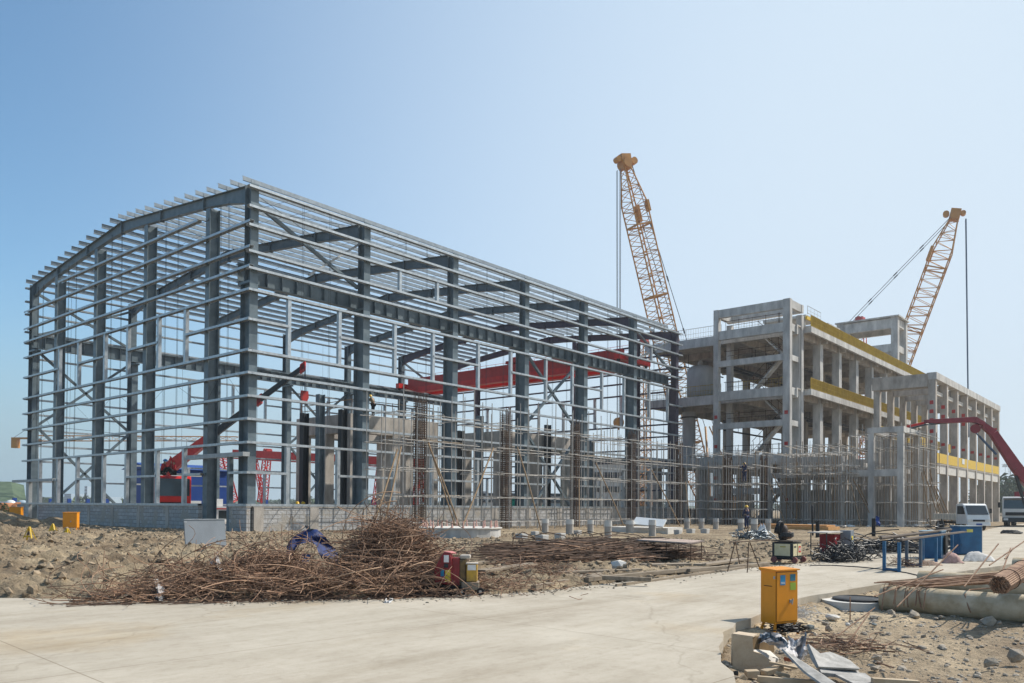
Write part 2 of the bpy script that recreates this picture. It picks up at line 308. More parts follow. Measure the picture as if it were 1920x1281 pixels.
def seg_dist(X, Y, poly, closed=True):
    d = np.full(X.shape, 1e9); n = len(poly); ins = np.zeros(X.shape, bool)
    for i in range(n if closed else n-1):
        x0, y0 = poly[i]; x1, y1 = poly[(i+1) % n]; dx, dy = x1-x0, y1-y0
        t = np.clip(((X-x0)*dx+(Y-y0)*dy)/(dx*dx+dy*dy), 0, 1); d = np.minimum(d, np.hypot(X-x0-t*dx, Y-y0-t*dy))
        if closed and y0 != y1: ins ^= ((y0 > Y) != (y1 > Y)) & (X < (x1-x0)*(Y-y0)/(y1-y0)+x0)
    return d, ins
def height(X, Y):
    d, ins = seg_dist(X, Y, road_poly)
    sd = np.where(ins, -d, d)                       # >0 : soil
    edge = np.clip((sd+.02)/.5, 0, 1)
    near = Y < (-33.4-.0*X)
    lump = 0.0
    for s_, a_, k in ((1.7, .26, 1), (.8, .27, 2), (.38, .20, 3), (.21, .10, 4)):
        n_ = vnoise(X+.3*Y, Y-.2*X, s_, k); lump = lump+a_*(.5-np.abs(n_)*2 if k in (2, 3) else n_*1.2)
    side = np.clip((-3-X)/9, 0.22, 1)               # the left part of the field is freshly dug
    fieldz = -.02+lump*side
    m_ = np.exp(-(((X+10.5)/4.5)**2+((Y-10.5)/4.5)**2))*1.05+np.exp(-(((X+13)/5)**2+((Y-2)/4.0)**2))*.30
    fieldz = fieldz+m_*(1+1.2*vnoise(X, Y, 1.1, 9))
    flat = np.clip((np.abs(X-24.5)-24)/1.5, 0, 1)+np.clip((-Y+.0)/1.5, 0, 1)*1.0
    flat = np.clip(np.where((Y > -.5), flat, 1), 0, 1)
    fieldz = fieldz*flat
    nearz = -.19+.07*vnoise(X, Y, 1.1, 11)+.07*vnoise(X, Y, .42, 12)+.04*vnoise(X, Y, .2, 13)+.06*np.clip((X+9)/5, -1, 1)
    z = np.where(near, nearz, fieldz)
    z = np.where(sd > 0, z*edge+(-.10)*(1-edge)+np.where(near, 0, .07*edge*0), -.24)
    fade = np.clip((60-np.hypot(X-10, Y+15))/25, 0, 1)
    return np.where(sd > 0, z*fade, z)
def axis(a, b, st, far_):
    c = list(np.arange(a, b, st)); s_ = st; x = a; lo = []
    while x > -far_: s_ *= 1.22; x -= s_; lo.append(x)
    s_ = st; x = c[-1]; hi = []
    while x < far_: s_ *= 1.22; x += s_; hi.append(x)
    return np.array(lo[::-1]+c+hi)
gx = axis(-22.5, 13, .085, 2500); mid = np.arange(13.2, 62, .4); gx = np.concatenate([gx[gx < 13], mid, gx[gx > 62]])
gy = axis(-39.5, 9, .095, 2500)
GX, GY = np.meshgrid(gx, gy, indexing='ij'); GZ = height(GX, GY)
ni, nj = GX.shape
me = bpy.data.meshes.new('ground'); vv = np.stack([GX, GY, GZ], -1).reshape(-1, 3)
ii, jj = np.meshgrid(np.arange(ni-1), np.arange(nj-1), indexing='ij'); a_ = (ii*nj+jj).ravel()
ff = np.stack([a_, a_+nj, a_+nj+1, a_+1], -1)
me.vertices.add(len(vv)); me.vertices.foreach_set('co', vv.ravel().astype(np.float32))
me.loops.add(ff.size); me.loops.foreach_set('vertex_index', ff.ravel().astype(np.int32))
me.polygons.add(len(ff)); me.polygons.foreach_set('loop_start', (np.arange(len(ff))*4).astype(np.int32)); me.polygons.foreach_set('loop_total', np.full(len(ff), 4, np.int32))
me.polygons.foreach_set('use_smooth', [True]*len(ff)); me.update(calc_edges=True); me.materials.append(soil)
go = bpy.data.objects.new('ground', me); sc.collection.objects.link(go); go['kind'] = 'structure'
def gz(x, y): return float(height(np.array([x], float), np.array([y], float))[0])
# paving: cast slab with slightly ragged edges
rp_ = []
for i in range(len(road_poly)):
    a = V((*road_poly[i], 0)); b = V((*road_poly[(i+1) % len(road_poly)], 0)); L_ = (b-a).length
    n_ = max(1, int(L_/.35)) if (a.x > -24 and a.x < 20 and b.x < 60 and b.x > -24) else 1
    for k in range(n_):
        p = a.lerp(b, k/n_); j = .035 if n_ > 1 else 0; rp_.append((p.x+random.uniform(-j, j), p.y+random.uniform(-j, j), -.2))
o = obj('road', MB().prism(rp_[::-1], (0, 0, .2)), paving, kind='structure')
# loose clods and stones
def rock_mesh(n, pts, sizes, flat=.7, jag=.28):
    t = (1+5**.5)/2
    iv = np.array([(-1, t, 0), (1, t, 0), (-1, -t, 0), (1, -t, 0), (0, -1, t), (0, 1, t), (0, -1, -t), (0, 1, -t), (t, 0, -1), (t, 0, 1), (-t, 0, -1), (-t, 0, 1)])/1.9
    fi = [(0, 11, 5), (0, 5, 1), (0, 1, 7), (0, 7, 10), (0, 10, 11), (1, 5, 9), (5, 11, 4), (11, 10, 2), (10, 7, 6), (7, 1, 8), (3, 9, 4), (3, 4, 2), (3, 2, 6), (3, 6, 8), (3, 8, 9), (4, 9, 5), (2, 4, 11), (6, 2, 10), (8, 6, 7), (9, 8, 1)]
    m = MB()
    for (x, y, z), s_ in zip(pts, sizes):
        q = iv*(1+rng.uniform(-jag, jag, (12, 1)))*s_*np.array([rng.uniform(.7, 1.3), rng.uniform(.7, 1.3), flat*rng.uniform(.6, 1.1)])
        a = rng.uniform(0, 6.28); c, s2 = math.cos(a), math.sin(a)
        q = np.stack([q[:, 0]*c-q[:, 1]*s2+x, q[:, 0]*s2+q[:, 1]*c+y, q[:, 2]+z], -1); m.add(q.tolist(), fi)
    return m
pts = []; sz = []
while len(pts) < 15000:
    x = rng.uniform(-24, 11); y = rng.uniform(-31.5, 8)
    if rng.random() > (1.0 if x < 0 else .45): continue
    d, ins = seg_dist(np.array([x]), np.array([y]), road_poly)
    if ins[0] or (y > -.6 and x > -.5): continue
    s_ = min(.095, .016+rng.exponential(.026)); pts.append((x, y, s_*.25)); sz.append(s_)
_h = height(np.array([p[0] for p in pts]), np.array([p[1] for p in pts])); pts = [(p[0], p[1], p[2]+float(h)) for p, h in zip(pts, _h)]
tag(obj('soil_clods', rock_mesh(0, pts, sz, .95, .42), clodm), 'loose brown clods of dug soil scattered over the field before the hall', 'soil clods', kind='stuff')
pts = []; sz = []
while len(pts) < 5200:
    x = rng.uniform(-19, -5); y = rng.uniform(-41, -35.2)
    d, ins = seg_dist(np.array([x]), np.array([y]), road_poly)
    if ins[0]: continue
    s_ = min(.06, .006+rng.exponential(.011)); pts.append((x, y, gz(x, y)+s_*.2)); sz.append(s_)
for _ in range(900):
    x, y = far_edge[3+_ % 8]; x2, y2 = far_edge[4+_ % 8]; t = rng.random(); s_ = rng.uniform(.008, .03)
    pts.append((x*(1-t)+x2*t+rng.normal(0, .25), y*(1-t)+y2*t-abs(rng.normal(0, .3)), .005)); sz.append(s_)
tag(obj('loose_gravel', rock_mesh(0, pts, sz), stone), 'small gravel and grit strewn over the bare earth beside the pipes', 'gravel', kind='stuff')

# ---------------------------------------------------------------- steel hall
NB, BAY, HW = 6, 8.0, 32.5
GY_ = [0, 4.5, 12.4, 20.1, 27.3, HW]
ZS, EA, RI = 15.0, 19.40, 20.95
def roofz(y): return EA+(RI-EA)*(1-abs(y-HW/2)/(HW/2))
hall = thing('steel_hall', 'open steel frame of an unclad industrial hall with grey columns, galvanised girts and purlins', 'steel hall', (0, 0, 0))
for i in range(NB+1):
    X = BAY*i
    for sgn, Y0 in ((1, 0.0), (-1, HW)):
        m = MB(); o1 = Y0-sgn*.2
        def hsec(z0, z1, dep, wd):
            ya, yb = o1, o1+sgn*dep
            for y_ in (ya, yb):
                y2 = y_+sgn*.03 if y_ == ya else y_-sgn*.03
                m.box(X-wd/2, X+wd/2, min(y_, y2), max(y_, y2), z0, z1)
            m.box(X-.012, X+.012, min(ya, yb)+.03, max(ya, yb)-.03, z0, z1)
        hsec(-.25, ZS-1.1, .95, .52); hsec(ZS-1.1, roofz(Y0)+.02, .62, .5)
        m.box(X-.35, X+.35, min(o1-sgn*.08, o1+sgn*1.1), max(o1-sgn*.08, o1+sgn*1.1), -.28, -.2+.1)
        m.box(X-.26, X+.26, min(o1+sgn*.03, o1+sgn*1.25), max(o1+sgn*.03, o1+sgn*1.25), ZS-1.14, ZS-1.0)
        for z in (3.27, 4.93, 6.2, 7.5, 8.77, 10.0, 11.73, 13.38, 14.5, 15.5, 16.9, 18.0):
            m.box(X-.13, X+.13, min(o1-sgn*.06, o1), max(o1-sgn*.06, o1), z-.06, z+.1)
        obj('column', m, steel if not (i == NB) else primer, hall)
for Xg, lst in ((0.0, GY_[1:-1]), (BAY*NB, GY_[1:-1])):
    sg = -1 if Xg == 0 else 1
    for Y in lst:
        m = MB(); zt = roofz(Y)-.75
        xa = Xg+sg*.2; xb = Xg-sg*.45
        for x_, x2 in ((xa, xa-sg*.025), (xb, xb+sg*.025)): m.box(min(x_, x2), max(x_, x2), Y-.24, Y+.24, -.25, zt)
        m.box(min(xa, xb)+.025, max(xa, xb)-.025, Y-.012, Y+.012, -.25, zt)
        for z in (3.27, 4.93, 6.2, 7.5, 8.77, 10.0, 11.73, 13.38, 14.5, 15.7, 17.1, 18.4):
            m.box(min(xa, xa+sg*.06), max(xa, xa+sg*.06), Y-.12, Y+.12, z-.06, z+.1)
        obj('column', m, steel if Xg == 0 else primer, hall)
for i in range(NB+1):     # rafters: tapered plate girders with end plates and purlin cleats
    X = BAY*i; m = MB(); ys = np.linspace(.4, HW-.4, 17)
    dep = lambda y: .62+.42*max(0, 1-min(y, HW-y)/3.2)+.12*max(0, 1-abs(y-HW/2)/2.5)
    for a, b in zip(ys[:-1], ys[1:]):
        za, zb = roofz(a), roofz(b); da, db = dep(a), dep(b)
        m.hexa([(X-.01, a, za-da), (X+.01, a, za-da), (X+.01, b, zb-db), (X-.01, b, zb-db)], [(X-.01, a, za-.03), (X+.01, a, za-.03), (X+.01, b, zb-.03), (X-.01, b, zb-.03)])
        for z0, z1, e0, e1 in ((za-.03, zb-.03, .03, .03), (za-da-.025, zb-db-.025, .025, .025)):
            m.hexa([(X-.15, a, z0), (X+.15, a, z0), (X+.15, b, z1), (X-.15, b, z1)], [(X-.15, a, z0+e0), (X+.15, a, z0+e0), (X+.15, b, z1+e1), (X-.15, b, z1+e1)])
    for y in (5.2, 10.6, HW/2, HW-10.6, HW-5.2): m.box(X-.16, X+.16, y-.035, y+.035, roofz(y)-dep(y)-.12, roofz(y)+.02)
    obj('rafter', m, steel if i < NB-1 else primer, hall)
NP = 26
for k in range(NP):
    y = .05+(HW-.1)*k/(NP-1); z = roofz(y)+.06; m = MB(); x0, x1 = -.62, BAY*NB+(.0 if k else -1.8)+.3
    m.box(x0, x1, y-.004, y+.004, z, z+.27); sg = 1 if y < HW/2 else -1
    m.box(x0, x1, min(y, y+sg*.085), max(y, y+sg*.085), z+.262, z+.27); m.box(x0, x1, min(y, y-sg*.085), max(y, y-sg*.085), z, z+.008)
    for i in range(NB+1): m.box(BAY*i-.09, BAY*i+.09, y-.02, y-.008, z-.05, z+.25)
    obj('purlin', m, purlin_m, hall)
# girts: channels lying flat, lips down, interrupted at the window openings
ROW = [1.47, 3.27, 4.93, 6.22, 7.5, 8.77, 10.0, 11.73, 13.38, 14.57, 15.5, 16.95, 18.0, 19.1]
ROWG = [1.47, 3.27, 4.93, 6.24, 7.5, 8.78, 10.04, 11.76, 13.39, 14.67, 15.75, 17.16, 18.44]
WX = [2.17, 5.75, 10.2, 13.65, 18.2, 21.85, 26.2, 29.8, 34.2, 37.8, 42.2, 45.75]     # window jambs, long side
WY = [6.65, 10.1, 14.4, 17.95, 22.4, 25.95]
def girt(m, a, b, outw):     # a,b ends on the column face line, outw = outward unit vector
    a = V(a); b = V(b); o_ = V(outw); d = (b-a).normalized(); up_ = V((0, 0, 1))
    def slab(o0, o1, z0, z1):
        m.hexa([a+o_*o0+up_*z0, a+o_*o1+up_*z0, b+o_*o1+up_*z0, b+o_*o0+up_*z0], [a+o_*o0+up_*z1, a+o_*o1+up_*z1, b+o_*o1+up_*z1, b+o_*o0+up_*z1])
    slab(.01, .29, .082, .09); slab(.28, .29, -.045, .0819); slab(.01, .02, -.045, .0819)
def spans(lo, hi, holes):
    out = []; x = lo
    for h0, h1 in holes: out.append((x, h0)); x = h1
    out.append((x, hi)); return out
for side, (Y, ow) in enumerate(((-.2, (0, -1, 0)), (HW+.2, (0, 1, 0)))):
    for z in ROW:
        holes = [(WX[2*i], WX[2*i+1]) for i in range(6)] if z in (3.27, 11.73) else []
        for a, b in spans(-.5, BAY*NB+.6, holes): m = MB(); girt(m, (a, Y, z), (b, Y, z), ow); obj('girt', m, galv, hall)
    for x in WX:
        for z0, z1 in ((1.55, 4.9), (10.08, 13.36)):
            obj('window_post', MB().box(x-.11, x+.11, *( (Y-.25, Y-.03) if side == 0 else (Y+.03, Y+.25)), z0, z1), galv, hall)
    for x in (10.6, 14.0, 42.6) if side == 0 else ():
        obj('window_post', MB().box(x-.1, x+.1, Y-.25, Y-.03, 15.55, 16.92), galv, hall)
for side, (X, ow) in enumerate(((-.2, (-1, 0, 0)), (BAY*NB+.2, (1, 0, 0)))):
    for z in ROWG:
        holes = [(WY[2*i], WY[2*i+1]) for i in range(3)] if z in (3.27, 11.76) else []
        lo, hi = -.5, HW+.7
        if z == 1.47: lo = 4.75
        if z == 3.27 and side == 0: lo, hi = 4.5, 29.6
        if z == 18.44: lo, hi = 5.2, HW-6.3
        sp_ = spans(lo, hi, holes)
        if z == 1.47 or (z == 3.27 and side == 0): sp_ = [(-.5, 1.45)]+sp_
        for a, b in sp_: m = MB(); girt(m, (X, a, z), (X, b, z), ow); obj('girt', m, galv if side == 0 else primer, hall)
    for y in WY+[29.6]:
        for z0, z1 in ((1.55, 4.9), (10.08, 13.36)):
            if y == 29.6 and z0 > 5: continue
            obj('window_post', MB().box(*((X-.25, X-.03) if side == 0 else (X+.03, X+.25)), y-.13, y+.13, z0, z1), galv, hall)
# door frame in the first gable bay and the small one in the last
obj('door_lintel', MB().box(-.62, -.2, -.3, 6.0, 4.18, 4.42), galv_dull, hall)
obj('door_post', MB().box(-.45, -.2, 1.35, 1.62, -.2, 4.17), steel, hall)
obj('door_lintel', MB().box(-.6, -.2, 26.4, 35.0, 3.22, 3.42), galv_dull, hall)
obj('door_post', MB().box(-.46, -.2, 31.6, 32.2, -.1, 3.2), galv_dull, hall)
obj('door_post', MB().box(-.46, -.2, 29.5, 29.75, -.1, 3.2), galv_dull, hall)
for Y in (1.0, HW-1.0):    # crane runway girders with stiffeners and rail
    m = MB().ibeam((-.3, Y, 14.55+.02), (BAY*NB+.3, Y, 14.57), .42, 1.02, tf=.035)
    m.beam((-.3, Y, 15.13), (BAY*NB+.3, Y, 15.13), .08, .09)
    for k in range(48):
        m.box(k+.5-.012, k+.5+.012, Y-.2, Y+.2, 14.1, 15.04)
    obj('runway_girder', m, steel, hall)
def brace(a, b, m_=steel, w_=.19): obj('brace', MB().beam(a, b, w_, w_), m_, hall)
for Y in (.35, HW-.35):
    brace((.3, Y, 18.6), (7.7, Y, 15.3)); brace((.3, Y, 15.3), (7.7, Y, 18.6)) if Y > 1 else brace((4.0, Y, 15.3), (7.9, Y, 18.2), galv_dull, .12)
    brace((40.3, Y, 18.6), (47.7, Y, 15.3)); brace((40.3, Y, 15.3), (47.7, Y, 18.4), galv_dull)
    for x0, z0, z1 in ((24, 7.9, 13.9), (24, .4, 7.7), (0, 7.9, 13.9), (0, .4, 7.7)) if Y > 1 else ((24, 7.9, 13.9), (24, .4, 7.7)):
        brace((x0+.3, Y, z0), (x0+7.7, Y, z1)); brace((x0+.3, Y, z1), (x0+7.7, Y, z0))
for x0 in (0, 40):       # roof bracing rods
    m = MB()
    for y0, y1 in ((.4, 5.5), (5.5, 10.8), (10.8, 16.2), (16.2, 21.6), (21.6, 27), (27, 32.1)):
        m.tube([(x0, y0, roofz(y0)-.2), (x0+8, y1, roofz(y1)-.2)], .016, 4); m.tube([(x0, y1, roofz(y1)-.2), (x0+8, y0, roofz(y0)-.2)], .016, 4)
    obj('roof_tie_rods', m, steel_dk, hall)
for i in range(NB):      # sag rods between the girts and purlins, bay by bay
    m = MB()
    for fx in (.38, .62):
        x = BAY*(i+fx)
        for dx in (0, .1): m.tube([(x+dx, -.36, 5.0), (x+dx, -.36, 19.1)], .011, 4)
        m.tube([(x, HW+.36, 5.0), (x, HW+.36, 19.1)], .011, 4)
        for a in (0, 1): m.tube([(x+dx, .1+a*(HW-.2), roofz(0)+.2), (x+dx, HW/2, roofz(HW/2)+.2)], .011, 4)
    obj('sag_rods', m, steel_dk, hall)
for i in range(5):
    y0, y1 = GY_[i], GY_[i+1]; m = MB()
    for fy in (.4, .6):
        for dy in (0, .12): m.tube([(-.36, y0+(y1-y0)*fy+dy, 5.0), (-.36, y0+(y1-y0)*fy+dy, roofz((y0+y1)/2)-.8)], .011, 4)
    m.tube([(-.36, y0+.4, 7.55), (-.36, y0+(y1-y0)*.4, 8.78)], .01, 4); m.tube([(-.36, y1-.4, 7.55), (-.36, y0+(y1-y0)*.6, 8.78)], .01, 4)
    obj('sag_rods', m, steel_dk, hall)
# low block walls
def bwall(name, boxes, pil, label, sill=True):
    t = thing(name, label, 'block wall', (boxes[0][0], boxes[0][2], 0))
    m = MB()
    for b_ in boxes: m.box(b_[0], b_[1], b_[2], b_[3], -.3, 1.36)
    obj('masonry', m, blockm, t); m = MB()
    for b_ in boxes: m.box(b_[0]-.04, b_[1]+.04, b_[2]-.04, b_[3]+.04, 1.361, 1.43)
    obj('coping', m, conc_dk, t)
    for p in pil: obj('pier', MB().box(*p, -.3, 1.358), conc_dk, t)
bwall('block_wall', [(.0, 48.2, -.44, -.21), (-.44, -.21, -.44, 1.34)], [(x-.3, x+.3, -.475, -.42) for x in (0.3, 4, 8, 12, 16, 20, 24, 28, 32, 36, 40, 44)], 'long low grey block wall along the right side of the steel hall')
bwall('block_wall', [(-.44, -.21, 4.75, 29.5)], [(-.475, -.42, y-.2, y+.2) for y in (8.5, 12.4, 16.3, 20.1, 24)], 'low grey block wall in shade under the gable of the steel hall')
bwall('block_wall', [(-.44, -.21, 32.25, 34.2)], [], 'short stub of grey block wall left of the last gable column')
fl = obj('floor', MB().box(-.2, 48.2, -.2, 32.7, -.3, .02), conc_dk, kind='structure')
# red overhead travelling crane
br = thing('bridge_crane', 'red overhead travelling crane spanning the hall on its runway girders', 'overhead crane', (40, 1, 15.18))
for X, mm in ((39.9, red_dk), (42.2, red_dk)):
    g = obj('bridge_girder', MB().prism([(X, 1.4, 15.55), (X, 3.2, 14.95), (X, 29.3, 14.95), (X, 31.1, 15.55), (X, 31.1, 16.55), (X, 1.4, 16.55)], (.7, 0, 0)), mm, br)
    m = MB(); m.prism([(X-.06, 1.3, 15.56), (X-.06, 3.2, 14.96), (X-.06, 29.3, 14.96), (X-.06, 31.2, 15.56), (X-.06, 31.2, 15.42), (X-.06, 29.35, 14.86), (X-.06, 3.15, 14.86), (X-.06, 1.3, 15.42)], (.82, 0, 0))
    m.box(X-.012, X+.712, 3.2, 29.3, 14.965, 15.5)
    obj('lower_plate', m, red, g); obj('trolley_rail', MB().box(X+.3, X+.38, 1.5, 31, 16.551, 16.62), steel_dk, g)
for Y in (1.0, HW-1.0):
    e = obj('end_carriage', MB().box(38.6, 44.3, Y-.28, Y+.28, 15.4, 15.95), red, br)
    for x in (38.95, 43.9): obj('wheel', MB().cyl((x, Y-.08, 15.38), .2, .16, 14, axis=(0, 1, 0)), steel_dk, e)
tr = obj('trolley', MB().box(40.0, 42.9, 13.2, 15.9, 16.7, 17.0).box(40.4, 41.4, 13.6, 14.3, 17, 17.6).box(41.7, 42.4, 14.6, 15.6, 17, 17.5).cyl((41.0, 14.5, 17.25), .3, 1.1, 12, axis=(0, 1, 0)), red_dk, br)
obj('walkway_railing', (lambda m: [m.tube([(43.3, y, 16.6), (43.3, y, 17.6)], .02, 4) for y in np.arange(2, 31, 1.4)] and m.tube([(43.3, 2, 17.6), (43.3, 30.6, 17.6)], .02, 4).tube([(43.3, 2, 17.1), (43.3, 30.6, 17.1)], .015, 4))(MB()), red, br)
# ---------------------------------------------------------------- concrete process building
cb = thing('concrete_building', 'unfinished grey concrete frame building of several open storeys with a stair tower and mustard railings', 'concrete building', (56, -9, 0))
FX, FY, BX, BY = 55.6, -10.3, 104.5, 8.2       # slab outline
LV = [(7.0, 'floor_slab'), (13.75, 'floor_slab'), (20.15, 'roof_slab')]
cx_ = [56.9+6*i for i in range(9)]; cy_ = [-9.0, -3.0, 1.7, 7.2]
m_ = None
for li, (zt, nm) in enumerate(LV):
    m = MB(); x1 = BX
    m.box(FX+.3, x1-.3, -9.5, BY-.3, zt-.16, zt-.002); m.box(57.35, x1-.3, FY+.3, -9.501, zt-.16, zt-.002)
    obj(nm, m, conc_dk, cb)
    m = MB()
    m.box(57.35, x1, FY, FY+.3, zt-.62, zt); m.box(57.351, 57.65, FY+.301, -9.5, zt-.62, zt-.003); m.box(FX, x1, BY-.3, BY, zt-.62, zt)
    m.box(FX-.004, FX+.296, -9.5, BY-.301, zt-1.0, zt-.004); m.box(x1-.3, x1, FY+.301, BY-.301, zt-.62, zt-.004)
    obj('edge_beam', m, conc, cb)
    for y in cy_: obj('floor_beam', MB().box(FX+.31, x1-.31, y-.2, y+.2, zt-.95, zt-.165), conc_dk, cb)
    for x in cx_[1:]: obj('floor_beam', MB().box(x-.2, x+.2, FY+.31, BY-.31, zt-.9-.003*li, zt-.163), conc_dk, cb)
zs = [-.2]+[z for z, _ in LV]
for i, x in enumerate(cx_):
    for j, y in enumerate(cy_):
        if j in (1, 3) and i > 4: continue
        wd = .45 if j == 0 else .4
        for k in range(3):
            if (k == 2 and 1 <= j and i < 4) or (k == 1 and j >= 1 and i < 3): continue
            obj('column', MB().box(x-wd, x+wd, y-.4, y+.4, zs[k]+(.001 if k else 0), zs[k+1]-(.163 if j else .163)), conc if j == 0 else conc_dk, cb)
# short left extension of the middle deck behind the hall
# mustard mesh railings: posts, rails and closely set bars
def railing(a, b, h=1.15, m_=must, name='railing', gap=.13, par=cb, r=.012):
    a = V(a); b = V(b); L_ = (b-a).length; m = MB(); n_ = int(L_/gap)
    for k in range(n_+1):
        p = a.lerp(b, k/n_); q = k % 14 == 0; rr = r*2.2 if q else r
        m.tube([p, p+V((0, 0, h))], rr, 4 if not q else 5, caps=False)
    m.tube([a+V((0, 0, h)), b+V((0, 0, h))], .028, 5); m.tube([a+V((0, 0, .12)), b+V((0, 0, .12))], .02, 5); m.tube([a+V((0, 0, h/2)), b+V((0, 0, h/2))], .015, 5)
    return obj(name, m, m_, par)
for zt in (13.75, 20.15):
    railing((57.5, FY+.1, zt), (BX-.1, FY+.1, zt), gap=.1, r=.019)
    railing((FX+.12, -1.2, zt), (FX+.12, BY-.1, zt), m_=scaf if zt > 15 else must, gap=.3)
    railing((FX+.12, -8.0, zt), (FX+.12, -2.6, zt), m_=scaf if zt > 15 else must, gap=.3)
    railing((58, BY-.15, zt), (BX-.1, BY-.15, zt), gap=.3, m_=scaf)
# stair tower in front of the left end
TX0, TX1, TY0, TY1 = 53.6, 57.3, -9.55, -1.35
tw = obj('stair_tower', MB().box(TX0, TX0+.6, TY0, TY0+.72, -.2, 22.4), conc, cb)
for x0, y0 in ((TX0, TY1-.55), (TX1-.6, TY0), (TX1-.6, TY1-.55)):
    obj('tower_column', MB().box(x0, x0+.6, y0, y0+.55, -.2, 21.3 if x0 > TX0 else 22.38), conc, tw)
for z0, z1 in ((21.15, 22.4),):
    obj('tower_beam', MB().box(TX0+.05, TX0+.5, TY0+.725, TY1-.555, 21.5, 22.35), conc, tw)
    obj('tower_beam', MB().box(TX1-.55, TX1-.05, TY0+.01, TY1-.01, 21.55, 22.35), conc, tw)
    for y in (TY0+.05, TY1-.6): obj('tower_beam', MB().box(TX0+.605, TX1-.61, y, y+.45, 21.55, 22.34), conc, tw)
for z in (20.1, 13.7, 7.0, 16.95, 10.4, 3.6):
    main = z in (20.1, 13.7, 7.0)
    obj('tower_beam', MB().box(TX0+.08, TX0+.5, TY0+.725, TY1-.555, z-(.92 if main else .62), z), conc, tw)
    if not main:
        obj('stair_landing', MB().box(TX0+.56, TX0+1.9, TY0+.96, TY1-3.2, z-.14, z-.01), conc, tw)
        obj('tower_beam', MB().box(TX0+.76, TX1-.71, TY0+.2, TY0+.55, z-.55, z), conc, tw)
    else: obj('tower_beam', MB().box(TX0+.76, TX1-.71, TY0+.2, TY0+.55, z-.75, z-.003), conc, tw)
fl_z = [0, 3.6, 7.0, 10.4, 13.7, 16.95, 20.1]
for k in range(6):
    z0, z1 = fl_z[k], fl_z[k+1]; x0 = TX0+.9 if k % 2 == 0 else TX0+2.2
    ya, yb = (TY0+1.2, TY0+4.3) if k % 2 else (TY0+4.3, TY0+1.2)
    obj('stair_flight', MB().hexa([(x0, ya, z0-.2), (x0+.9, ya, z0-.2), (x0+.9, yb, z1-.22), (x0, yb, z1-.22)], [(x0, ya, z0-.02), (x0+.9, ya, z0-.02), (x0+.9, yb, z1-.02), (x0, yb, z1-.02)]), conc, tw)
    m = MB()
    for s_ in (0, 1):
        m.tube([(x0-.02, ya, z0+1.0*s_+.4), (x0-.02, yb, z1+.1+.9*s_)], .03, 4)
    for t_ in np.linspace(.05, .95, 5):
        p = V((x0-.02, ya, z0)).lerp(V((x0-.02, yb, z1)), t_); m.tube([p, p+V((0, 0, 1.25))], .028, 4)
    m.tube([(TX0+.4, TY0+1.3, z1+.02), (TX0+.4, TY0+1.3, z1+1.1)], .03, 4); m.tube([(TX0+.4, TY0+1, z1+1.0), (TX0+.4, TY1-1, z1+1.0)], .03, 4); m.tube([(TX0+.4, TY0+1, z1+.55), (TX0+.4, TY1-1.4, z1+.5)], .025, 4)
    for t_ in np.linspace(0, 1, 5):
        y_ = TY0+1.2+t_*(TY1-TY0-2.4); m.tube([(TX0+.4, y_, z1), (TX0+.4, y_, z1+1.1)], .025, 4)
    obj('handrail', m, rust_dk, tw)
for z in (2.2, 4.5, 7.8, 10.9):   # rust coloured anchor plates
    obj('anchor_plate', MB().box(TX0-.01, TX0-.002, TY1-.48, TY1-.14, z, z+.36), red_dk, tw); obj('anchor_plate', MB().box(TX0-.01, TX0-.002, TY0+.18, TY0+.54, z, z+.36), red_dk, tw)
# roof room with yellow beam, second taller tower
rr_ = obj('roof_room', MB().box(62, 66, -8, -3.2, 22.3, 22.55), conc, cb)
for x, y in ((62.2, -7.8), (65.5, -7.8), (62.2, -3.6), (65.5, -3.6)): obj('post', MB().box(x, x+.35, y, y+.35, 20.15, 22.295), conc, rr_)
obj('yellow_beam', MB().box(61.6, 66.5, -8.3, -8.1, 21.95, 22.28), yel_pt, rr_); railing((62, -8.2, 22.56), (66, -8.2, 22.56), .9, scaf, 'roof_railing', .9, rr_)
obj('roof_box', MB().box(69, 73, -8, -4.5, 20.151, 22.9), conc, cb)
t2 = obj('stair_tower', MB().box(95, 95.8, -8.6, -7.7, 20.151, 28.4), conc, cb)
for x, y in ((95, -1.2), (99.2, -8.6), (99.2, -1.2)): obj('tower_column', MB().box(x, x+.8, y, y+.9, 20.151, 28.39), conc, t2)
for z0, z1 in ((26.9, 28.3), (23.6, 24.7), (21.6, 22.3)):
    obj('tower_beam', MB().box(95.1, 95.6, -7.69, -1.21, z0, z1), conc, t2); obj('tower_beam', MB().box(99.3, 99.8, -7.69, -1.21, z0, z1), conc, t2)
for z0, z1 in ((27.2, 28.29), (23.7, 24.6)):
    for y in (-8.4, -1.0): obj('tower_beam', MB().box(95.81, 99.19, y, y+.5, z0, z1), conc, t2)
obj('roof_slab', MB().box(94.8, 100.2, -8.8, -.1, 28.4, 28.6), conc, t2)
